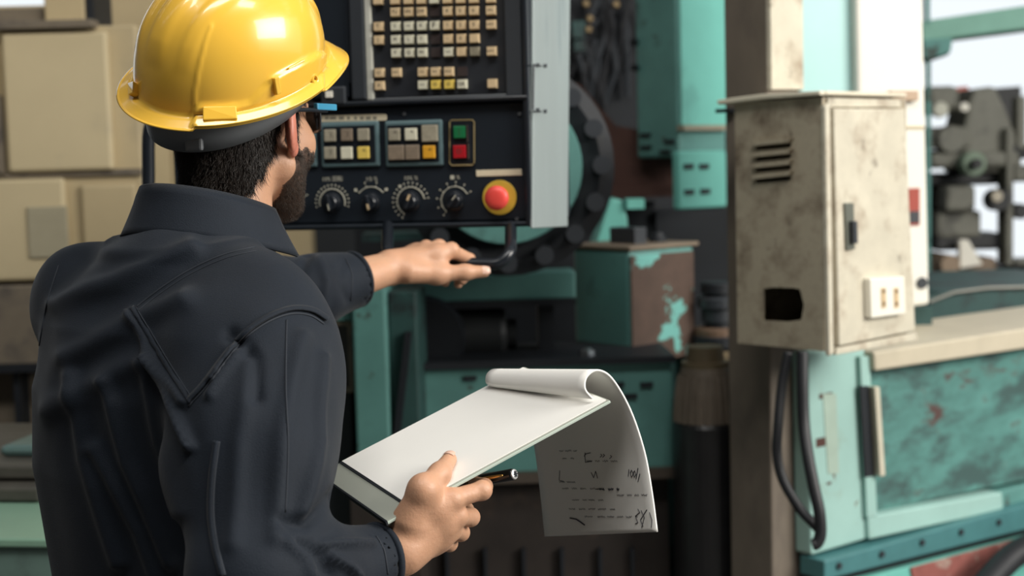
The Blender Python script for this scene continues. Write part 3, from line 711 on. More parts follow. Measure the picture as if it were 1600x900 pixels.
# cables looping out of the box
for nm, pts in (('drop', [(1232, 550, 3.06), (1222, 600, 3.06), (1216, 660, 3.05), (1214, 710, 3.05), (1224, 752, 3.04), (1250, 795, 3.02), (1268, 815, 3.0), (1278, 826, 3.0)]),
                ('loop', [(1254, 550, 3.04), (1254, 600, 3.03), (1256, 660, 3.02), (1263, 715, 2.99), (1272, 762, 2.97), (1280, 800, 2.96), (1282, 832, 2.96), (1277, 848, 2.96), (1270, 851, 2.96)])):
    cb = tag(Shape().tube([Vector(p) for p in smooth_path([tuple(atd(*p)) for p in pts], 8)], .0125 if nm == 'loop' else .0105, 12).obj('cable', m_rubber, smooth=True),
             'thick black cable hanging straight below the electrical box' if nm == 'loop' else 'thinner black cable bowing left below the electrical box', 'cable', 'cables under the electrical box')

# ================================================================== white column and the teal bed at the right
wc = thing('white_column', 'white painted machine column behind the electrical box', 'machine column', at(1380, 480, 3.9))
WC = Plane(at(1400, 250, 3.9), math.radians(14))
bevel(WC.slab(Shape(), [(1334, -200), (1438, -200), (1453, 476), (1346, 490)], -.25, 0).obj('white_face', m_white, wc), .01)
bevel(WC.slab(Shape(), [(1254, -200), (1334, -200), (1346, 490), (1262, 500)], -.22, -.03).obj('cyan_face', m_cyan, wc), .006)
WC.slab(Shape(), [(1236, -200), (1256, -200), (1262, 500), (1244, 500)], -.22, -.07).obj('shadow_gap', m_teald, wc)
bevel(WC.slab(Shape(), [(1386, 142), (1430, 142), (1430, 158), (1390, 158)], 0, .02).obj('tan_tab', mat('tan_tab', (.50, .36, .25), .6), wc), .003)
WC.slab(Shape(), [(1412, 197), (1444, 197), (1444, 201), (1412, 201)], 0, .004).obj('seam', m_cream2, wc)
rt = WC.rect(Shape(), 1419, 294, 1436, 352, 0, .004).obj('red_tag', m_redtag, wc); WC.rect(Shape(), 1420, 330, 1435, 348, .004, .006).obj('tag_print', m_char, rt)
c = WC.px(1440, 442); S = Shape(); S.lathe(c, WC.n, [(0, .016), (.006, .016)], 16); S.obj('oval_plug', m_char, wc)
Shape().box((at(1360, 500, 4.05).x, 4.05, at(1380, 480, 4.0).z / 2), .3, .18, at(1380, 480, 4.0).z).obj('pedestal', m_teald, wc)

RB_ = Plane(at(1262, 700, 3.3), math.radians(39))
rb = thing('teal_machine_bed', 'pale teal machine bed with scuffed door panel at lower right', 'machine bed', RB_.px(1400, 960, -.2))
bevel(RB_.slab(Shape(), [(1262, 552), (1352, 545), (1356, 842), (1268, 868)], -.05, 0).obj('corner_plate', m_tealp, rb), .006)
bevel(RB_.slab(Shape(), [(1352, 575), (1760, 515), (1760, 720), (1362, 806)], -.3, -.02).obj('door_panel', m_tealw, rb), .004)
bevel(RB_.slab(Shape(), [(1350, 548), (1760, 485), (1760, 518), (1352, 578)], -.3, .03).obj('top_edge', mat('cream_table_edge', (.56, .50, .38), .5, var=.15), rb), .006)
bevel(RB_.slab(Shape(), [(1350, 806), (1560, 768), (1562, 796), (1352, 842)], -.3, .012).obj('lower_sill', m_tealp, rb), .005)
bevel(RB_.slab(Shape(), [(1560, 768), (1760, 722), (1760, 750), (1562, 796)], -.3, .0).obj('lower_sill', m_teal, rb), .005)
bevel(RB_.slab(Shape(), [(1337, 556), (1352, 556), (1364, 806), (1348, 808)], 0, .014).obj('hinge_stile', m_tealp, rb), .003)
hd = bevel(RB_.slab(Shape(), [(1349, 602), (1357, 602), (1366, 740), (1358, 742)], .014, .034).obj('door_handle', mat('pale_handle', (.62, .58, .46), .45), rb), .003)
RB_.slab(Shape(), [(1336, 602), (1349, 602), (1358, 742), (1344, 744)], .010, .016).obj('handle_recess', m_dark, hd)
bevel(RB_.slab(Shape(), [(1270, 872), (1760, 738), (1760, 780), (1270, 902)], -.04, .035).obj('bolted_rail', mat('blue_teal_rail', (.065, .20, .21), .45, var=.2), rb), .004)
for x, y in ((1291, 879), (1358, 861), (1421, 843), (1482, 827), (1541, 812), (1597, 797)):
    c = RB_.px(x, y) + RB_.n * .035; Shape().cyl(c, c + RB_.n * .007, .0085, n=6).obj('bolt', m_char, rb)
RB_.slab(Shape(), [(1270, 902), (1760, 780), (1760, 794), (1270, 918)], -.04, .0).obj('dark_groove', m_dark, rb)
bevel(RB_.slab(Shape(), [(1270, 918), (1760, 794), (1760, 1150), (1270, 1250)], -.04, .02).obj('lower_panel', m_tealb, rb), .004)
bevel(RB_.slab(Shape(), [(1410, 884), (1580, 838), (1592, 850), (1545, 905), (1420, 940)], .02, .026).obj('red_label', m_redlab, rb), .002)
for x, y, w, h_ in ((1290, 618, 10, 4), (1287, 690, 12, 7), (1295, 755, 3, 2)): RB_.rect(Shape(), x - w, y - h_, x + w, y + h_, 0, .0008).obj('paint_chip', m_rustarm, rb)
RB_.slab(Shape(), [(1285, 615), (1306, 615), (1310, 740), (1293, 740)], 0, .0015).obj('faded_plate', mat('faded_plate', (.40, .52, .44), .6, var=.2), rb)
Shape().box(tuple((RB_.px(1560, 900) - RB_.n * .18))[:2] + (.4,), .7, .2, .8, RB_.u).obj('plinth', m_teald, rb)
hs = tag(Shape().tube([Vector(p) for p in smooth_path([tuple(RB_.px(1500, 960, .14)), tuple(RB_.px(1560, 890, .12)), tuple(RB_.px(1600, 858, .12)), tuple(RB_.px(1660, 838, .13)), tuple(RB_.px(1740, 832, .14))], 8)], .034, 14).obj('hose', m_rubber, smooth=True),
         'fat black hose crossing the bottom right corner', 'hose')
# dark trough behind the bed
tr = thing('coolant_trough', 'dark green trough with thin steel rim behind the teal bed', 'trough', at(1540, 530, 4.7))
TRP = Plane(at(1540, 470, 4.7), math.radians(6))
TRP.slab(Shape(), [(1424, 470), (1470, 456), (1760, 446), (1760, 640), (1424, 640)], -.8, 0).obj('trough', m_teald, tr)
Shape().tube([TRP.px(1452, 472, .01), TRP.px(1490, 457, .01), TRP.px(1545, 450, .01), TRP.px(1780, 445, .01)], .006, 8).obj('rim', mat('dull_rim', (.25, .25, .22), .5, .3), tr)
TRP.rect(Shape(), 1440, 640, 1740, 1000, -.8, -.05).obj('base', m_dark, tr)

# teal overhead beam
bm_ = thing('overhead_beam', 'teal overhead beam with bracket against the bright sky', 'beam', at(1470, 60, 5.9))
OB = Plane(at(1500, 50, 5.9), math.radians(-14))
bevel(OB.slab(Shape(), [(1439, 33), (1900, -36), (1900, 8), (1439, 66)], -.2, 0).obj('beam', mat('beam_teal', (.22, .44, .36), .5, var=.15), bm_), .01)
bevel(OB.slab(Shape(), [(1441, 62), (1488, 60), (1485, 82), (1450, 94), (1442, 92)], -.18, .02).obj('bracket', m_teal, bm_), .006)
OB.rect(Shape(), 1446, -300, 1453, 40, -.06, 0).obj('hanger', m_teal, bm_); OB.rect(Shape(), 1448, 85, 1455, 440, -.1, -.04).obj('pole', m_teal, bm_)

# ================================================================== far machine at the right
FY = 7.2
fm = thing('far_machine', 'grey pulley-driven machine far off in the daylight at right', 'machine', at(1530, 470, FY))
FP = Plane(at(1530, 300, FY), 0)
def fr(name, x0, y0, x1, y1, t0, t1, m, bv=.02): return bevel(FP.rect(Shape(), x0, y0, x1, y1, t0, t1).obj(name, m, fm), bv)
def fc(name, x, y, r, t0, t1, m, n=28):
    c = FP.px(x, y); k = FY / FPX
    return Shape().lathe(c + FP.n * t0, FP.n, [(0, r * k), (t1 - t0 - .01, r * k), (t1 - t0, r * k * .9)], n).obj(name, m, fm)
fr('tank', 1448, 134, 1502, 178, -.3, 0, m_fargrey, .04); fc('lamp', 1466, 172, 12, 0, .05, mat('pale_cap', (.6, .6, .5), .5)); fc('bolt_cap', 1502, 168, 7, 0, .06, m_socket)
bevel(FP.slab(Shape(), [(1505, 215), (1516, 160), (1524, 138), (1556, 134), (1566, 152), (1574, 168), (1586, 200), (1600, 220), (1600, 270), (1505, 270)], -.35, -.02).obj('hopper', m_fargrey, fm), .02)
FP.slab(Shape(), [(1556, 134), (1640, 128), (1640, 215), (1592, 205), (1578, 172), (1562, 155)], -.6, -.4).obj('dark_hood', m_fardark, fm)
FP.slab(Shape(), [(1508, 142), (1530, 130), (1556, 127), (1562, 136), (1520, 143)], -.55, -.45).obj('red_cover', mat('far_red', (.5, .12, .08), .6), fm)
fr('frame', 1450, 198, 1520, 232, -.3, 0, m_fargrey); fr('frame', 1450, 232, 1600, 258, -.3, -.05, m_fardark); fr('cross_beam', 1450, 238, 1590, 262, -.2, .03, m_fargrey)
fc('pulley', 1511, 256, 19, .03, .12, m_fargreen); fc('hub', 1511, 256, 8, .12, .17, m_fardark); fc('pulley', 1484, 218, 22, -.05, .04, m_fargrey)
fr('gear_case', 1473, 290, 1520, 330, -.3, .05, m_fargrey); fr('dark_body', 1450, 270, 1580, 290, -.4, -.08, m_fardark); fr('leg', 1450, 270, 1466, 420, -.3, -.1, m_fardark)
fc('wheel', 1552, 312, 17, 0, .1, m_fardark); fc('rim', 1546, 306, 9, .1, .12, mat('pale_rim', (.5, .45, .35), .5)); fr('lower_body', 1466, 330, 1536, 372, -.3, -.02, m_fargrey)
fr('upright', 1568, 200, 1580, 415, -.1, .04, m_fargrey, .01); fr('upright', 1590, 150, 1604, 240, -.1, .0, m_fargrey, .01); fr('dark_body', 1466, 366, 1575, 392, -.3, -.04, m_fardark)
FP.slab(Shape(), [(1495, 374), (1508, 374), (1522, 398), (1530, 412), (1496, 418)], 0, .05).obj('white_guard', m_socket, fm)
fc('roller', 1476, 412, 16, -.2, .1, mat('tan_roller', (.30, .22, .15), .6)); fr('base', 1450, 418, 1640, 470, -.5, -.05, m_fardark); fr('bar', 1580, 404, 1620, 414, -.1, .05, m_fargrey, .005); fr('foot', 1450, 470, 1640, 1000, -.5, -.1, m_fardark)
fr('shelf', 1456, 404, 1560, 432, -.3, -.02, mat('tan_shelf', (.22, .16, .11), .6)); fr('side_box', 1582, 225, 1640, 248, -.2, 0, m_fardark); fr('side_box', 1584, 258, 1640, 284, -.2, 0, m_fargrey); fc('wheel', 1592, 330, 12, -.1, .05, m_fardark)
# ================================================================== the worker
m_skin = mat('skin', (.57, .315, .195), .48, var=.10, vscale=30, bump=.25, bscale=260, sss=.12)
m_ear = mat('ear_skin', (.62, .22, .15), .45, var=.10, vscale=40, sss=.2)
m_scalp = mat('hair_base', (.020, .014, .011), .7, var=.2)
m_hair = mat('dark_brown_hair', (.022, .015, .011), .45, var=.4, vscale=120)
m_nail = mat('fingernail', (.70, .46, .36), .3, var=.05)
m_cloth = mat('navy_workwear', (.0068, .0114, .0195), .68, var=.16, vscale=14, bump=.35, bscale=700, sheen=.08, spec=.22)
m_seam = mat('navy_stitching', (.013, .018, .027), .75, var=.1)
m_boot = mat('black_leather', (.012, .011, .010), .4)
m_yellow = mat('yellow_helmet_shell', (.88, .52, .06), .27, var=.04, vscale=5, coat=.6)
m_band = mat('grey_helmet_band', (.15, .16, .17), .5, var=.1)
m_paper = mat('white_paper', (.86, .85, .81), .8, var=.03, vscale=6)
m_paperb = mat('grey_shaded_printed_paper', (.40, .39, .40), .8, var=.22, vscale=10, col2=(.24, .235, .25), lo=.55, hi=.75, mscale=9)  # grey page back: shade as well as print put into the colour
m_board = mat('clear_green_board_edge', (.52, .60, .53), .25, var=.1)
m_boardg = mat('grey_board_face', (.36, .38, .33), .35, var=.06)
m_penink = mat('pen_black', (.008, .009, .011), .2, var=0)
m_pengold = mat('pen_gold', (.75, .42, .13), .25, .9, var=.05)

yaw_t = math.radians(36)
tR = Vector((math.cos(yaw_t), -math.sin(yaw_t), 0)); tF = Vector((math.sin(yaw_t), math.cos(yaw_t), 0))
ear_px = atd(460, 197, 1.835)
yaw_h = math.radians(23)
hR = Vector((math.cos(yaw_h), -math.sin(yaw_h), 0)); hF = Vector((math.sin(yaw_h), math.cos(yaw_h), 0)); hU = Vector((0, 0, 1))
Hc = ear_px - hR * .086 + hF * .012
def h2w(p): return Hc + hR * p[0] + hF * p[1] + hU * p[2]
HM = np.array([hR, hF, hU])
foot = Vector((-.44, 1.82, 0))
man = thing('person', 'worker in navy overalls and yellow hard hat reaching for the console handle', 'person', foot)

# ---- clipboard plane, needed to close the hand on it
NR = atd(604, 815, 1.615); FR = atd(948, 619, 1.745); NL = atd(436, 764, 1.78); FL = atd(764, 602, 1.90)
eL = ((FR - NR) + (FL - NL)).normalized(); wv_ = ((NL - NR) + (FL - FR)); wv_ = (wv_ - eL * wv_.dot(eL)).normalized()
bn = wv_.cross(eL).normalized()
if bn.z < 0: bn = -bn
Ln = (FR - NR).length; Wd = ((FL - FR).dot(wv_) + (NL - NR).dot(wv_)) / 2
def atb(px, py, h):                              # point seen at a pixel, h above the clipboard plane
    r = ray(px, py); return CAM + r * ((NR + bn * h - CAM).dot(bn) / r.dot(bn))

# ---- joints (pixel + depth -> world)
shR = atd(406, 527, 1.70); elR = atd(400, 905, 1.51); cufR = atd(590, 879, 1.635); wrR = atd(623, 861, 1.642)
shL = atd(138, 474, 1.92); wrL = atd(606, 420, 2.345); cufL = atd(556, 436, 2.30)
elL = (shL + wrL) / 2 + Vector((-.01, .03, -.035))

# ---------------------------------------------------------------- body: head, hands, trunk (one mesh)
VV = []; FF = []; MI = []; nv = 0
def body_add(V, F, mi=None):
    global nv
    VV.append(V); FF.append(F + nv); MI.append(np.zeros(len(F), int) if mi is None else mi); nv += len(V)

# head, local frame: x right, y forward, z up, origin between the ears
f = Field((-.12, -.16, -.27), (.12, .16, .16), .0024)
f.ell((0, -.008, .042), (.074, .092, .082), k=0)
f.ell((0, -.052, -.006), (.054, .036, .052), k=.03)
f.ell((0, .045, -.025), (.060, .052, .080), k=.03)
f.cone((0, -.038, -.04), (0, -.062, -.22), .056, .064, k=.03)
for s in (-1, 1):
    f.cone((s * .056, .008, -.05), (s * .022, .072, -.104), .020, .016, k=.025)
    f.ell((s * .044, .062, -.022), (.024, .026, .028), k=.02)
    f.ell((s * .033, .102, .012), (.015, .014, .010), k=.012, op='sub'); f.ell((s * .032, .084, .012), (.0125, .0125, .0125), k=.004)
    f.cone((s * .012, .098, .030), (s * .045, .080, .030), .009, .007, k=.012)
    f.ell((s * .011, .108, -.032), (.009, .010, .008), k=.006)
    # ear: dished plate leaning away from the skull
    a = math.radians(28); ax = [(math.cos(a) * s, math.sin(a), 0), (math.sin(a) * s, -math.cos(a) * .97, .22), (0, .22, .97)]
    f.ell((s * .083, -.014, .000), (.0085, .0205, .0345), M=ax, k=.007)
    f.ell((s * .088, -.006, .004), (.0075, .012, .021), M=ax, k=.004, op='sub')
    f.ell((s * .0765, -.002, -.028), (.007, .008, .012), k=.006)
f.cone((0, .096, .018), (0, .116, -.026), .008, .012, k=.012)
f.ell((0, .080, -.104), (.024, .020, .020), k=.02)
f.cone((-.018, .094, -.060), (.018, .094, -.060), .006, k=.008); f.cone((-.015, .093, -.073), (.015, .093, -.073), .007, k=.008)
f.cone((-.022, .104, -.0665), (.022, .104, -.0665), .0022, k=.004, op='sub')
f.ell((0, .052, -.135), (.012, .012, .014), k=.02)
V, F = f.mesh(); C = V[F].mean(axis=1)
x, y, z = np.abs(C[:, 0]), C[:, 1], C[:, 2]
hairline = np.interp(y, [-.2, -.07, -.045, -.022, -.012], [-.088, -.086, -.07, -.03, .0])
is_ear = (x > .0755) & (y < .012) & (y > -.04) & (z > -.042) & (z < .04)
nz = 0.006 * np.sin(C[:, 0] * 190 + 40 * C[:, 2]) + .004 * np.sin(C[:, 1] * 310)
hairm = ((y < -.010) & (z > hairline + nz)) | (z > .035) | ((y > .008) & (y < .034) & (z > -.035) & (x > .05))
beardm = (y > .004) & (z < -.026 + nz * .6 - .35 * np.clip(y - .05, 0, 1)) & (z > -.128 + nz) & ~((np.abs(C[:, 0]) < .026) & (y > .085) & (z > -.085)) & (np.hypot(C[:, 0], y + .045) > .074)
mi = np.where(is_ear, 1, np.where(hairm, 2, np.where(beardm, 3, 0)))
Vh_local, Fh = V, F
body_add(np.array(Hc) + V @ HM, F, mi)

def hand_field(pts_all, h=.002):
    P = np.array([tuple(p) for p in pts_all]); return Field(P.min(0) - .045, P.max(0) + .045, h)
def finger(f, js, rs, k=.004): f.chain([tuple(j) for j in js], rs, k)

# left hand over the bar
wl = [atd(556, 438, 2.29), wrL]
mcp = [atd(705, 392, 2.385), atd(686, 387, 2.405), atd(666, 388, 2.425), atd(648, 394, 2.44)]
fing = [[mcp[0], atd(733, 405, 2.425), atd(735, 424, 2.44), atd(722, 438, 2.425)],
        [mcp[1], atd(716, 398, 2.455), atd(722, 424, 2.465), atd(716, 444, 2.44)],
        [mcp[2], atd(694, 398, 2.475), atd(700, 424, 2.485), atd(696, 442, 2.46)],
        [mcp[3], atd(672, 402, 2.485), atd(677, 424, 2.49), atd(674, 438, 2.47)]]
th = [atd(638, 424, 2.345), atd(684, 428, 2.365), atd(727, 425.5, 2.375), atd(756, 424.5, 2.382)]
f = hand_field([p for q in fing for p in q] + th + wl)
f.chain([tuple(p) for p in wl], [.029, .027], k=0)
for i, m_ in enumerate(mcp): f.cone(tuple(wrL.lerp(m_, .08)), tuple(m_), .0215, .0135 - .0008 * i, k=.014)
for i in range(3): f.cone(tuple(mcp[i].lerp(wrL, .25)), tuple(mcp[i + 1].lerp(wrL, .25)), .013, k=.012)
for i, q in enumerate(fing): finger(f, q, [.0118 - .0006 * i, .0103 - .0006 * i, .0092 - .0005 * i, .0078 - .0004 * i], .004)
for m_ in mcp: f.ell(tuple(m_ + Vector((0, 0, .004))), (.010, .010, .009), k=.008)
finger(f, th, [.021, .0145, .0122, .0098], .010)
f.cone(tuple(th[1]), tuple(mcp[0].lerp(wrL, .2)), .012, .011, k=.016)
f.cone(tuple(wrL.lerp(mcp[0], .3) + Vector((0, 0, -.008))), tuple(th[1]), .018, .013, k=.012)
V, F = f.mesh(); body_add(V, F)
thL_tip = th

# right hand under / around the clipboard
elw = cufR.lerp(elR, .12)
mcp = [atd(706, 780, 1.652), atd(714, 806, 1.664), atd(705, 828, 1.676), atd(690, 845, 1.69)]
fing = [[mcp[0], atd(753, 766, 1.672), atd(757, 760, 1.700), atd(742, 754, 1.722)],
        [mcp[1], atd(735, 808, 1.700), atd(728, 796, 1.728), atd(706, 783, 1.742)],
        [mcp[2], atd(720, 832, 1.712), atd(710, 816, 1.740), atd(690, 800, 1.752)],
        [mcp[3], atd(702, 849, 1.722), atd(694, 834, 1.746), atd(676, 820, 1.757)]]
th = [atd(640, 812, 1.634), atd(661, 765, 1.628), atb(687, 740, .0125), atb(702, 718, .0100)]
f = hand_field([p for q in fing for p in q] + th + [elw, wrR])
f.chain([tuple(elw), tuple(cufR), tuple(wrR)], [.032, .030, .027], k=0)
for i, m_ in enumerate(mcp): f.cone(tuple(wrR.lerp(m_, .08)), tuple(m_), .0225, .0130 - .0006 * i, k=.014)
for i in range(3): f.cone(tuple(mcp[i].lerp(wrR, .22)), tuple(mcp[i + 1].lerp(wrR, .22)), .013, k=.012)
for i, q in enumerate(fing): finger(f, q, [.0122 - .0006 * i, .0108 - .0006 * i, .0095 - .0005 * i, .0080 - .0004 * i], .004)
for i, q in enumerate(fing): f.ell(tuple(q[1]), (.0115 - .0006 * i,) * 3, k=.004)
n_cam = -ray(680, 800).normalized()
for m_ in mcp: f.ell(tuple(m_ + n_cam * .004), (.0105, .0105, .0105), k=.008)
for i in range(4): f.cone(tuple(mcp[i].lerp(wrR, .1) + n_cam * .011), tuple(wrR.lerp(mcp[i], .25) + n_cam * .017), .003, .0035, k=.008)       # tendons
finger(f, th, [.0205, .0145, .0118, .0092], .010)
f.cone(tuple(th[1]), tuple(mcp[0].lerp(wrR, .25)), .0125, .011, k=.016)
V, F = f.mesh(); body_add(V, F)
thR = th

# trunk and limbs under the clothes
ft = Field((-.85, 1.35, .02), (-.05, 2.40, 1.60), .012)
T = [(.95, -.44, 1.81, .15, .10), (1.1, -.44, 1.80, .145, .10), (1.25, -.435, 1.79, .155, .105), (1.38, -.428, 1.79, .14, .09)]
ft.loft(T, tR, tF, 2.2, k=0)
nb = h2w((0, -.062, -.2)); base_n = Vector((-.42, 1.80, 1.37))
ft.cone(tuple(base_n), tuple(nb), .07, .06, k=.03)
for s_, e_, w_ in ((shR, elR, cufR), (shL, elL, wrL)):
    ft.cone(tuple(base_n), tuple(s_), .06, .055, k=.03); ft.cone(tuple(s_), tuple(e_), .048, .04, k=.02); ft.cone(tuple(e_), tuple(w_), .040, .028, k=.01)
hipc = Vector((-.44, 1.81, .93))
knees = []; ank = []
for s in (-1, 1):
    hp_ = hipc + tR * (.09 * s); kn = Vector((hp_.x, hp_.y, .50)) + tF * .03 + tR * (.03 * s); an = Vector((kn.x, kn.y, .09)) - tF * .03 + tR * (.02 * s)
    ft.cone(tuple(hp_), tuple(kn), .080, .055, k=.03); ft.cone(tuple(kn), tuple(an), .052, .036, k=.02); knees.append((hp_, kn, an))
V, F = ft.mesh(); body_add(V, F)
V = np.concatenate(VV); F = np.concatenate(FF); MI = np.concatenate(MI)
body = np_mesh('body', V, F, m_skin, man)
body.data.materials.append(m_ear); body.data.materials.append(m_scalp); body.data.materials.append(mat('stubble_skin', (.11, .066, .046), .6, var=.35, vscale=90))
body.data.polygons.foreach_set('material_index', MI.astype(np.int32)); body.data.update()

# thumbnails
for t_, side_ in ((thR, 1), (thL_tip, -1)):
    ax = (t_[3] - t_[2]).normalized(); up_ = (-ray(*proj(t_[3])[:2]).normalized() + Vector((0, 0, .55)) + (Vector((-.35, 0, 0)) if side_ == 1 else Vector((.1, 0, 0))))
    up_ = (up_ - ax * up_.dot(ax)).normalized(); w = ax.cross(up_); S = Shape(); r = .0096; c = t_[3] + ax * .001
    nV = []; nF = []
    for i in range(7):
        for j in range(7):
            a = (j / 6 - .5) * 1.7; l = (i / 6 - .5) * .0135; rr = r + .0006 - .0028 * (i / 6) ** 3
            nV.append(c + ax * (l + .002) + (up_ * math.cos(a) + w * math.sin(a)) * rr)
    nF = [(i * 7 + j, i * 7 + j + 1, i * 7 + j + 8, i * 7 + j + 7) for i in range(6) for j in range(6)]
    link_mesh('thumbnail', nV, nF, m_nail, man, True)

# ---------------------------------------------------------------- hair and beard: many short strands
def strands(name, mask, n, length, wid, out, parent, mname, flow):
    ids = np.where(mask)[0]; P = []; Q = []
    pick = np.random.choice(ids, n); w = np.random.dirichlet((1, 1, 1, 1), n)
    base = (Vh_local[Fh[pick]] * w[:, :, None]).sum(1)
    fn = np.cross(Vh_local[Fh[pick, 2]] - Vh_local[Fh[pick, 0]], Vh_local[Fh[pick, 3]] - Vh_local[Fh[pick, 1]]); fn /= np.linalg.norm(fn, axis=1, keepdims=True) + 1e-9
    L_ = length * np.random.uniform(.55, 1.25, n); fl = np.array(flow(base)) + np.random.normal(0, .33, (n, 3))
    fl -= fn * (fl * fn).sum(1, keepdims=True); fl /= np.linalg.norm(fl, axis=1, keepdims=True) + 1e-9
    side_ = np.cross(fl, fn); vs = []; fs = []
    for k, (s, o_, ww) in enumerate(((0, -.001, 1), (.4, out * .55, .9), (.75, out, .6), (1.0, out * 1.25, .1))):
        c = base + fl * (L_ * s)[:, None] + fn * (o_ * np.random.uniform(.6, 1.3, n))[:, None]
        for sx, sn in ((-1, -.3), (1, -.3), (0, .8)): vs.append(c + side_ * (wid * ww * sx) + fn * (wid * ww * sn))
    A = np.stack(vs, 1).reshape(-1, 3); b0 = np.arange(n)[:, None] * 12
    for k in range(3):
        for j in range(3): fs.append(b0 + np.array([[k * 3 + j, k * 3 + (j + 1) % 3, k * 3 + 3 + (j + 1) % 3, k * 3 + 3 + j]]))
    return np_mesh(name, np.array(Hc) + A @ HM, np.concatenate(fs), MATS[mname], parent)
lowhair = hairm & (z < .042) & ~is_ear & ~((x > .066) & (y < .02) & (y > -.035) & (z > -.03))
strands('hair', lowhair, 9000, .013, .00042, .0045, man, 'dark_brown_hair', lambda b: np.stack([b[:, 0] * 2.0, -.25 + 0 * b[:, 0], -1 + 0 * b[:, 0]], 1))
mat('beard_hair', (.045, .028, .018), .5, var=.4, vscale=120)
strands('beard', beardm, 5000, .008, .00030, .0032, man, 'beard_hair', lambda b: np.stack([b[:, 0] * 1.0, .5 + 0 * b[:, 0], -1 + 0 * b[:, 0]], 1))

# ---------------------------------------------------------------- jacket
f = Field((-.80, 1.32, .90), (-.02, 2.40, 1.56), .0046)
T = [(.88, -.438, 1.805, .165, .125), (1.00, -.440, 1.805, .168, .128), (1.08, -.444, 1.805, .180, .134), (1.18, -.450, 1.80, .192, .138), (1.28, -.446, 1.795, .192, .136), (1.36, -.434, 1.79, .170, .118), (1.41, -.428, 1.795, .12, .09), (1.44, -.42, 1.80, .08, .07)]
f.loft(T, tR, tF, 2.25, k=0)
nb2 = h2w((-.012, -.062, -.145))
f.cone((-.425, 1.80, 1.36), tuple(nb2 + Vector((0, 0, -.008))), .086, .054, k=.035)
for s_ in (shR, shL): f.cone((-.400, 1.80, 1.408), tuple(s_ + Vector((0, 0, .010))), .060, .064, k=.085)
mR = atd(402, 718, 1.59)
f.chain([tuple(shR), tuple(shR.lerp(mR, .5) + tR * .006), tuple(mR), tuple(elR)], [.074, .074, .072, .068], k=.075)
f.chain([tuple(elR), tuple(elR.lerp(cufR, .5)), tuple(cufR)], [.064, .055, .0435], k=.02)
f.chain([tuple(shL), tuple(elL), tuple(elL.lerp(cufL, .55)), tuple(cufL)], [.074, .062, .056, .0435], k=.03)
# hollow cuffs
dirR = (cufR - elR).normalized(); dirL = (cufL - elL).normalized()
def slabcut(c, d):                               # flat end across the sleeve
    ix, X, Y, Z = f.sl(np.array(c) - .02, np.array(c) + .02, .075)
    s = ((X - c[0]) * d[0] + (Y - c[1]) * d[1] + (Z - c[2]) * d[2]).astype(np.float32)
    r = np.sqrt((X - c[0]) ** 2 + (Y - c[1]) ** 2 + (Z - c[2]) ** 2)
    A = f.D[ix]; f.D[ix] = np.where(r < .07, np.maximum(A, s), A)
slabcut(cufR, dirR); slabcut(cufL, dirL)
f.cone(tuple(cufR - dirR * .03), tuple(cufR + dirR * .05), .0385, .0385, k=0, op='sub'); f.cone(tuple(cufL - dirL * .03), tuple(cufL + dirL * .05), .0385, .0385, k=0, op='sub')
V, F = f.mesh(); N = vnormals(V, F)
# soft folds, pressed in where the cloth drapes
px, py, pd = projn(V); facing = ((V - np.array(CAM)) * N).sum(1) < 0
back = facing & (pd < 2.02)
folds = [([(95, 480), (190, 440), (300, 385)], 20, .006), ([(110, 560), (215, 500), (290, 470)], 24, .006), ([(80, 640), (170, 590), (235, 560)], 26, .005),
         ([(115, 590), (135, 720), (185, 880)], 16, .006), ([(170, 600), (200, 720), (265, 880)], 15, .006), ([(232, 570), (250, 690), (285, 800)], 16, .004), ([(150, 700), (215, 830), (240, 900)], 14, .005),
         ([(250, 560), (278, 640), (300, 700)], 8, .006), ([(205, 490), (250, 560), (292, 630)], 9, .005), ([(300, 650), (320, 760), (324, 900)], 18, -.001),
         ([(400, 560), (372, 690), (365, 850)], 20, .003), ([(470, 530), (440, 680), (430, 840)], 18, .004), ([(505, 560), (500, 690), (470, 800)], 13, .004),
         ([(360, 520), (400, 560), (400, 620)], 14, -.005), ([(330, 620), (345, 590), (380, 540)], 9, .004),
         ([(470, 850), (500, 868), (515, 899)], 12, -.004), ([(450, 850), (478, 872), (485, 900)], 12, .004), ([(500, 852), (540, 850), (585, 845)], 8, .004), ([(515, 870), (545, 885), (560, 900)], 8, .005), ([(440, 815), (475, 822), (515, 775)], 13, -.004)]
disp = np.zeros(len(V))
for pts, w, a in folds:
    d, _ = polyd(px, py, pts); disp += np.where(back, 1.9 * a * np.exp(-(d / (w * .75)) ** 2), 0)
farsl = facing & (pd > 2.02)
for pts, w, a in [([(440, 395), (455, 430), (450, 480)], 9, .005), ([(480, 392), (470, 430), (480, 480)], 8, -.005), ([(500, 400), (512, 440), (505, 480)], 8, .005), ([(540, 405), (530, 440), (545, 470)], 7, -.003)]:
    d, _ = polyd(px, py, pts); disp += np.where(farsl, a * np.exp(-(d / w) ** 2), 0)
rng = np.random.RandomState(3)
for _ in range(14):                              # fine irregular drape everywhere
    k_ = rng.normal(0, 1, 3) * np.array([26, 26, 16]); disp += .0009 * np.sin(V @ k_ + rng.uniform(0, 6))
V = V + N * disp[:, None]
jk = np_mesh('jacket', V, F, m_cloth, man)
jbvh = BVHTree.FromPolygons([tuple(v) for v in V], [tuple(q) for q in F.tolist()])
def on_cloth(x, y, lift=.0):
    d = ray(x, y).normalized(); h = jbvh.ray_cast(CAM, d)
    return None if h[0] is None else h[0] + h[1] * lift
def seam(pts, r=.0013, name='seam', n=10):
    out = [on_cloth(x, y, .0004) for x, y in smooth_path(pts, n)]
    out = [p for p in out if p is not None]
    if len(out) > 2: Shape().tube(out, r, 6).obj(name, m_seam, jk, smooth=True)
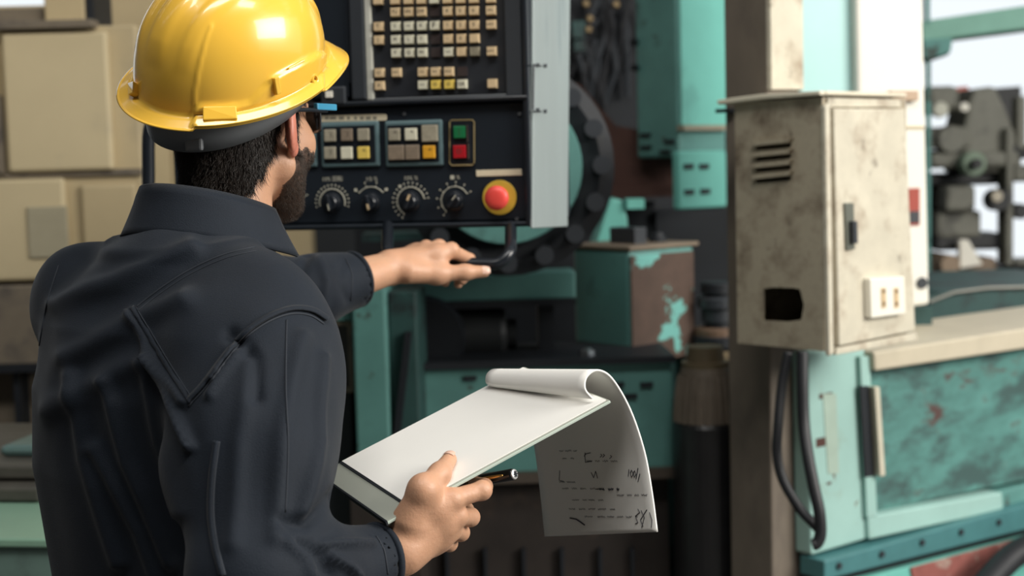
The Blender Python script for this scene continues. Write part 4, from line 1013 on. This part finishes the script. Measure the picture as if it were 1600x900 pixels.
def flap(pts, w, name='flap_edge', lift=.0022):  # raised strip of doubled cloth along a seam
    c = [np.array(p) for p in smooth_path(pts, 10)]; A = []; B = []
    for i, p in enumerate(c):
        t = c[min(i + 1, len(c) - 1)] - c[max(i - 1, 0)]; nrm = np.array((-t[1], t[0])) / (np.hypot(*t) + 1e-9)
        a = on_cloth(*p, lift); b = on_cloth(*(p + nrm * w), lift)
        if a is None or b is None or (a - b).length > .05: continue
        A.append(a); B.append(b)
    if len(A) > 2:
        n = len(A); o = link_mesh(name, A + B, [(i, i + 1, n + i + 1, n + i) for i in range(n - 1)], m_cloth, jk, True)
        sm = o.modifiers.new('t', 'SOLIDIFY'); sm.thickness = .0022; sm.offset = -1
yoke = [(398, 386), (350, 398), (300, 420), (255, 448), (213, 480)]
seam(yoke); seam([(x + 2, y + 6) for x, y in yoke], .0009)
vee = [(203, 483), (232, 530), (262, 580), (295, 632)]
flap(vee, -8); seam([(x + 8, y - 5) for x, y in vee], .0009)
arm = [(507, 503), (485, 490), (455, 488), (420, 501), (385, 526), (355, 562), (325, 602), (297, 632)]
flap(arm, 7); seam([(x - 2, y + 3) for x, y in arm], .0014); seam([(x - 4, y - 8) for x, y in arm[1:]], .0009)
sl = [(343, 690), (336, 745), (334, 800), (340, 850), (352, 899)]
seam(sl, .0014); seam([(x - 8, y) for x, y in sl], .0011); flap(sl, 8, lift=.0012)
seam([(448, 500), (447, 600), (450, 700), (446, 800)], .0009)
seam([(588, 838), (600, 860), (606, 897)], .0011); seam([(540, 404), (550, 430), (548, 470)], .0011)
seam([(92, 415), (75, 470), (62, 540)], .0012)

# collar: stand and fold-over fall, a doubled sheet of cloth round the neck
cc = h2w((-.020, -.064, -.122)); Vc = []; nu, npf = 64, 12
for i in range(nu + 1):
    a = math.radians(-128 + 243 * i / nu)                      # 0 = nape, +-152 = throat
    front = 1 - math.cos(a)                                    # 0 at nape .. ~2 at throat
    for j in range(npf + 1):
        v = j / npf
        if v < .35: q = v / .35; rr = .073 + .006 * (1 - q); zz = -.030 + .062 * q                     # stand
        elif v < .5: q = (v - .35) / .15; rr = .073 + .012 * math.sin(q * math.pi / 2); zz = .032 + .010 * math.sin(q * math.pi)  # roll
        else: q = (v - .5) / .5; rr = .084 + .021 * q ** 1.15 + .004 * q * max(0, abs(a) / 2.6 - .3); zz = .032 - .050 * q            # fall
        ra = rr * (1.02 + .02 * front); rb = rr * (1.0)
        d = tR * (math.sin(a) * ra * 1.05) - tF * (math.cos(a) * rb)
        zoff = -.026 * front + .010
        Vc.append(cc + d + Vector((0, 0, zz + zoff)) + tF * (.008 * front))
Fc = [(i * (npf + 1) + j, i * (npf + 1) + j + 1, (i + 1) * (npf + 1) + j + 1, (i + 1) * (npf + 1) + j) for i in range(nu) for j in range(npf)]
for ctr_, d_, r_ in ((cufR, dirR, .0425), (cufL, dirL, .0425)):
    e1 = d_.orthogonal().normalized(); e2 = d_.cross(e1)
    Shape().tube([ctr_ - d_ * .001 + (e1 * math.cos(q) + e2 * math.sin(q)) * r_ for q in (2 * math.pi * i / 40 for i in range(40))], .0042, 8, closed=True).obj('cuff_hem', m_cloth, jk, smooth=True)
co = link_mesh('collar', Vc, Fc, m_cloth, man, True)
sm = co.modifiers.new('t', 'SOLIDIFY'); sm.thickness = .004; sm.offset = 0

# trousers and boots
f = Field((-.80, 1.45, .03), (-.10, 2.15, 1.02), .010)
f.loft([(.82, -.44, 1.81, .165, .125), (1.0, -.44, 1.805, .166, .126)], tR, tF, 2.3, k=0)
for hp_, kn, an in knees: f.cone(tuple(hp_ - Vector((0, 0, .05))), tuple(kn), .105, .080, k=.04); f.cone(tuple(kn), tuple(an), .078, .068, k=.03)
V, F = f.mesh(); np_mesh('trousers', V, F, m_cloth, man)
for hp_, kn, an in knees:
    f = Field((an.x - .2, an.y - .2, -.01), (an.x + .25, an.y + .3, .2), .006)
    f.cone((an.x, an.y, .16), (an.x, an.y, .06), .05, .046, k=0); toe = an + tF * .15
    f.cone((an.x, an.y, .045), (toe.x, toe.y, .040), .044, .038, k=.03)
    ix, X, Y, Z = f.sl(f.lo, f.lo + f.n * f.h, 0); f.D[ix] = np.maximum(f.D[ix], .002 - Z + 0 * X + 0 * Y)
    V, F = f.mesh(); np_mesh('boot', V, F, m_boot, man)

# ================================================================== hard hat
HY, HPIT, HROL = math.radians(42), math.radians(17), math.radians(22)
hat_c = atd(361, 97, 1.825); HS = .955
Rh = Matrix.Rotation(-HY, 3, 'Z') @ Matrix.Rotation(HPIT, 3, 'X') @ Matrix.Rotation(HROL, 3, 'Y')
def k2w(x, y, z): return hat_c + Rh @ (Vector((x, y, z)) * HS)
hat = thing('hard_hat', 'glossy yellow hard hat worn by the worker', 'hard hat', hat_c + Vector((0, 0, -.05)))
NA, NT, NB = 240, 70, 9
HV = []
for i in range(NA):
    ph = 2 * math.pi * i / NA; sx, cy = math.sin(ph), math.cos(ph); pa = (ph + math.pi) % (2 * math.pi) - math.pi
    rear = (1 - cy) / 2
    wv = .011 + .040 * math.exp(-(pa / .62) ** 2) + .006 * rear
    zr = -.020 * rear + .004 * cy
    for j in range(NT + NB + 1):
        if j <= NT:
            t = j / NT; e = t * math.pi / 2; s = math.sin(e) ** .86; c = math.cos(e) ** .86
            X = .113 * s * sx; Y = .137 * s * cy; Z = .128 * c + zr * t * t
            # three moulded ribs over the crown
            if t < .93:
                g = lambda x0, w: math.exp(-((X - x0) / w) ** 4)
                rib = (.0035 * g(0, .017) + .002 * (g(.045, .010) + g(-.045, .010))) * max(0, min(1, (.93 - t) * 6)) * max(0, min(1, (Z - .03) * 30))
                l = math.sqrt(X * X + Y * Y + Z * Z); X *= 1 + rib / l; Y *= 1 + rib / l; Z *= 1 + rib / l
        else:
            u = (j - NT) / NB; uu = 1 - (1 - u) ** 1.6
            o_ = .004 + wv * uu; l = math.hypot(.113 * sx, .137 * cy)
            X = .113 * sx * (1 + o_ / l); Y = .137 * cy * (1 + o_ / l); Z = zr - .010 * uu - (.012 * uu + .010 * uu * uu) * math.exp(-(pa / .6) ** 2) + (.001 if u > .9 else 0)
        HV.append(tuple(k2w(X, Y, Z)))
W = NT + NB + 1
HF = [(i * W + j, ((i + 1) % NA) * W + j, ((i + 1) % NA) * W + j + 1, i * W + j + 1) for i in range(NA) for j in range(W - 1)]
HV = np.array(HV); HFa = np.array(HF); N = vnormals(HV, HFa)
if ((HV - np.array(k2w(0, 0, .03))) * N).sum() < 0: N = -N
px, py, pd = projn(HV); fc_ = ((HV - np.array(CAM)) * N).sum(1) < 0
gut = [(304, 172), (306, 165), (312, 164), (372, 163), (388, 159), (424, 121), (470, 96), (497, 82)]
d, s_ = polyd(px, py, gut); yl = np.interp(px, [g[0] for g in gut], [g[1] for g in gut])
below = (py > yl) & (px > 302) & (px < 505)
dd = np.where(below, .0050 * np.clip(d / 3, 0, 1), 0) + .0012 * np.exp(-(d / 2.5) ** 2) * (px < 505)
ver = [(330, 40), (322, 62), (311, 105), (305, 140), (304, 162)]
d, s_ = polyd(px, py, ver); dd += .0016 * np.exp(-(d / 2.6) ** 2)
HV = HV + N * np.where(fc_, dd, 0)[:, None]
sh = link_mesh('shell', HV, HF, m_yellow, hat, True)
fix_normals(sh)
sm = sh.modifiers.new('t', 'SOLIDIFY'); sm.thickness = .003; sm.offset = -1
hb = BVHTree.FromPolygons([tuple(v) for v in HV], HF)
def hit_hat(x, y):
    h = hb.ray_cast(CAM, ray(x, y).normalized())
    if h[0] is None: return None, None
    return h[0], (h[1] if h[1].dot(ray(x, y)) < 0 else -h[1])
def hatblock(name, poly, t, m=m_yellow):
    A = []; ns = Vector((0, 0, 0))
    for x, y in poly:
        p, n = hit_hat(x, y)
        if p is None: return
        A.append(p); ns += n
    ns.normalize(); bevel(Shape().prism([p + ns * t for p in A], [p - ns * .003 for p in A]).obj(name, m, hat), .0012)
hatblock('accessory_slot', [(424, 122), (432, 119), (436, 145), (429, 149)], .009)
hatblock('accessory_slot', [(201, 110), (209, 107), (221, 132), (212, 138)], .010)
hatblock('accessory_slot', [(207, 134), (216, 131), (216, 150), (208, 152)], .008)
hatblock('rear_plate', [(317, 168), (369, 167), (371, 187), (317, 189)], .0035)
hatblock('slot_rib', [(448, 107), (474, 93), (475, 96), (449, 110)], .004)
c = atd(492, 124, 1.80); Shape().tube([c + (hR * math.cos(q) * .2 + hF * math.cos(q) * .8 + hU * math.sin(q)) * .0055 for q in (2 * math.pi * i / 16 for i in range(16))], .002, 6, closed=True).obj('strap_loop', m_yellow, hat)
# grey suspension band under the rim
bv = []; nb_ = 72
for i in range(nb_ + 1):
    ph = math.radians(40 + 280 * i / nb_); rear = (1 - math.cos(ph)) / 2
    for j, (dz, dr) in enumerate(((0, .0), (.33, .0), (.7, -.002), (1, -.005))):
        bv.append(k2w((.101 + dr) * math.sin(ph), (.126 + dr) * math.cos(ph), .004 - dz * (.030 + .058 * rear)))
bf = [(i * 4 + j, i * 4 + j + 1, i * 4 + j + 5, i * 4 + j + 4) for i in range(nb_) for j in range(3)]
o = link_mesh('suspension_band', bv, bf, m_band, hat, True); sm = o.modifiers.new('t', 'SOLIDIFY'); sm.thickness = .003
o = k2w(.101 * math.sin(2.62), .126 * math.cos(2.62), -.068); bevel(Shape().box(o, .024, .008, .016, Vector((.95, -.3, 0))).obj('ratchet_tab', m_band, hat), .003)

# ================================================================== safety glasses
gl = thing('safety_glasses', 'safety glasses with a blue temple arm worn by the worker', 'glasses', h2w((0, .1, .01)))
m_blue = mat('blue_plastic', (.05, .28, .46), .35, var=.1); m_lens = mat('smoky_lens', (.03, .035, .04), .1, var=0)
for s in (-1, 1):
    S = Shape(); S.tube([h2w((s * .083, -.02, .020)), h2w((s * .083, .03, .022)), h2w((s * .078, .085, .022))], .0028, 8); S.obj('temple', m_black, gl)
    bevel(Shape().box(h2w((s * .0805, .078, .027)), .007, .052, .009, hR, hU).obj('temple_arm', m_blue, gl), .0015)
    Vl = []; n1, n2 = 10, 6
    for i in range(n1 + 1):
        a = math.radians(8 + 62 * i / n1)
        for j in range(n2 + 1):
            b = j / n2 - .5; Vl.append(h2w((s * .083 * math.sin(a), .045 + .072 * math.cos(a), .010 + b * (.040 - .012 * (i / n1)))))
    o = link_mesh('lens', Vl, [(i * (n2 + 1) + j, i * (n2 + 1) + j + 1, (i + 1) * (n2 + 1) + j + 1, (i + 1) * (n2 + 1) + j) for i in range(n1) for j in range(n2)], m_lens, gl, True)
    sm = o.modifiers.new('t', 'SOLIDIFY'); sm.thickness = .002
Shape().tube([h2w((-.014, .117, .016)), h2w((0, .121, .019)), h2w((.014, .117, .016))], .0025, 8).obj('bridge', m_black, gl)

# ================================================================== clipboard, pages, pen
cb = thing('clipboard', 'white clipboard with pages flipped over its far end in the right hand', 'clipboard', NR)
def bp(l, w, h=0.0): return NR + eL * l + wv_ * w + bn * h
def bslab(name, l0, l1, w0, w1, h0, h1, m, parent):
    A = [bp(l, w, h1) for l, w in ((l0, w0), (l1, w0), (l1, w1), (l0, w1))]; B = [bp(l, w, h0) for l, w in ((l0, w0), (l1, w0), (l1, w1), (l0, w1))]
    return Shape().prism(A, B).obj(name, m, parent)
bevel(bslab('board', 0, Ln, 0, Wd, -.0045, -.001, m_board, cb), .0008)
bslab('board_face', .001, Ln - .001, .001, Wd - .001, -.001, 0, m_boardg, cb)
bslab('page', .034, Ln - .004, .003, Wd - .002, .0002, .0016, m_paper, cb)
bslab('end_strip', .0305, .0335, .003, Wd - .002, .0002, .0012, m_dark, cb)
bslab('end_strip', -.0012, .0012, 0, Wd, -.005, .0004, m_dark, cb)
# flipped pages: curl over the far end and hang
rc = [(926, 622.5, 1.742), (914.5, 608, 1.738), (917, 589, 1.742), (934, 578.5, 1.752), (957, 592, 1.772), (985, 640, 1.79), (1007, 705, 1.80), (1019, 770, 1.80), (1027, 831, 1.797)]
lc = [(769, 603.5, 1.885), (760, 597, 1.882), (762, 584, 1.886), (775, 577.5, 1.897), (800, 587, 1.92), (822, 630, 1.94), (836, 700, 1.95), (845, 770, 1.95), (852, 838, 1.948)]
R_ = smooth_path([tuple(atd(*p)) for p in rc], 6); L_ = smooth_path([tuple(atd(*p)) for p in lc], 6); nn = 14; PV = []
for a, b in zip(R_, L_):
    for k in range(nn + 1): PV.append(Vector(a).lerp(Vector(b), k / nn))
PF = [(i * (nn + 1) + j, i * (nn + 1) + j + 1, (i + 1) * (nn + 1) + j + 1, (i + 1) * (nn + 1) + j) for i in range(len(R_) - 1) for j in range(nn)]
pg = link_mesh('flipped_pages', PV, PF, m_paper, cb, True); pg.data.materials.append(m_paperb)
sm = pg.modifiers.new('t', 'SOLIDIFY'); sm.thickness = .0026; sm.offset = 0
pgb = BVHTree.FromPolygons([tuple(v) for v in PV], PF)
def on_page(x, y):
    h = pgb.ray_cast(CAM, ray(x, y).normalized())
    if h[0] is None: return None
    n = h[1] if h[1].dot(ray(x, y)) < 0 else -h[1]
    return h[0] + n * .0017
def pen_line(pts, r=.0006, name='handwriting'):
    out = [on_page(x, y) for x, y in pts]; out = [p for p in out if p is not None]
    if len(out) > 1: Shape().tube(out, r, 4).obj(name, m_ink2, pg)
m_ink2 = mat('ink_strokes', (.045, .045, .06), .7, var=0); 
def scribble(x, y, w, h, n, r=.0005):
    x1 = x
    while x1 < x + w:
        ww = min(random.uniform(6, 13), x + w - x1 + 2); k = max(4, int(ww / 1.3)); a = max(h, 3.2)
        pen_line([(x1 + ww * i / k + random.uniform(-.5, .5), y + a * (.5 if i % 2 else -.5) * random.uniform(.3, 1)) for i in range(k + 1)], r); x1 += ww + random.uniform(3, 7)
scribble(938, 764, 28, 4, 14, .0009); pen_line([(932, 764), (936, 764)], .0007)
pen_line([(984, 733), (983, 744)]); pen_line([(988, 734), (991, 740), (988, 745), (986, 739), (988, 734)]); pen_line([(993, 735), (995, 741), (992, 745), (991, 738), (993, 735)]); pen_line([(998, 731), (995, 748)]); pen_line([(1001, 740), (998, 752)])
pen_line([(998, 795), (1001, 800), (994, 806), (998, 816), (994, 818)]); pen_line([(1003, 797), (1008, 808), (1004, 824)]); pen_line([(1012, 796), (1002, 812), (1006, 822)]); pen_line([(1016, 800), (1020, 812), (1019, 824)])
pen_line([(892, 809), (902, 811), (908, 815), (915, 820)], .0011)
for x, y, w in ((880, 716, 16), (918, 720, 50), (875, 753, 25), (880, 763, 60), (895, 781, 50), (965, 773, 45), (890, 795, 70), (915, 807, 80), (875, 704, 26)): scribble(x, y, w, 2.0, max(4, int(w / 5)), .00028)
for x, y in ((915, 707), (940, 709), (944, 709), (955, 711)): pen_line([(x, y), (x + 2, y + 2), (x - 1, y + 5)], .0005)
pen_line([(915, 709), (924, 707)]); pen_line([(915, 709), (916, 722), (926, 720)]); pen_line([(925, 738), (929, 746), (932, 736), (935, 747)], .0006); pen_line([(876, 735), (875, 750), (882, 752)], .0005)

pen = thing('pen', 'black pen with gold clip tucked under the clipboard edge', 'pen', atd(750, 752, 1.71))
p0 = atd(685, 763, 1.765); p1 = atd(803, 741, 1.700); dp = (p1 - p0).normalized()
Lp = (p1 - p0).length
Shape().lathe(p0, dp, [(0, .003), (.01, .0068), (Lp - .003, .0072), (Lp, .0064)], 24).obj('barrel', m_penink, pen, smooth=True)
tc_ = -ray(800, 740).normalized(); tc_ = (tc_ - dp * tc_.dot(dp)).normalized()
cl = [p0.lerp(p1, s) + tc_ * (.0072 + h_) + Vector((0, 0, .0012)) for s, h_ in ((.42, .0004), (.55, .0016), (.72, .0018), (.86, .0008), (.90, -.001))]
Shape().tube(cl, [.0012, .0027, .0025, .0018, .0014], 10).obj('clip', m_pengold, pen, smooth=True)
Shape().lathe(p1, dp, [(0, .0064), (.0015, .0060), (.0022, .0035)], 20).obj('end_cap', mat('silver_ring', (.7, .7, .7), .3, .6), pen)
S = Shape()
for i in range(3):
    a = math.pi * i / 3; e1 = tc_.cross(dp); S.box(p1 + dp * .0026, .0016, .0007, .0075, e1 * math.cos(a) + tc_ * math.sin(a), tc_ * math.cos(a) - e1 * math.sin(a))
S.obj('star_emblem', m_penink, pen)
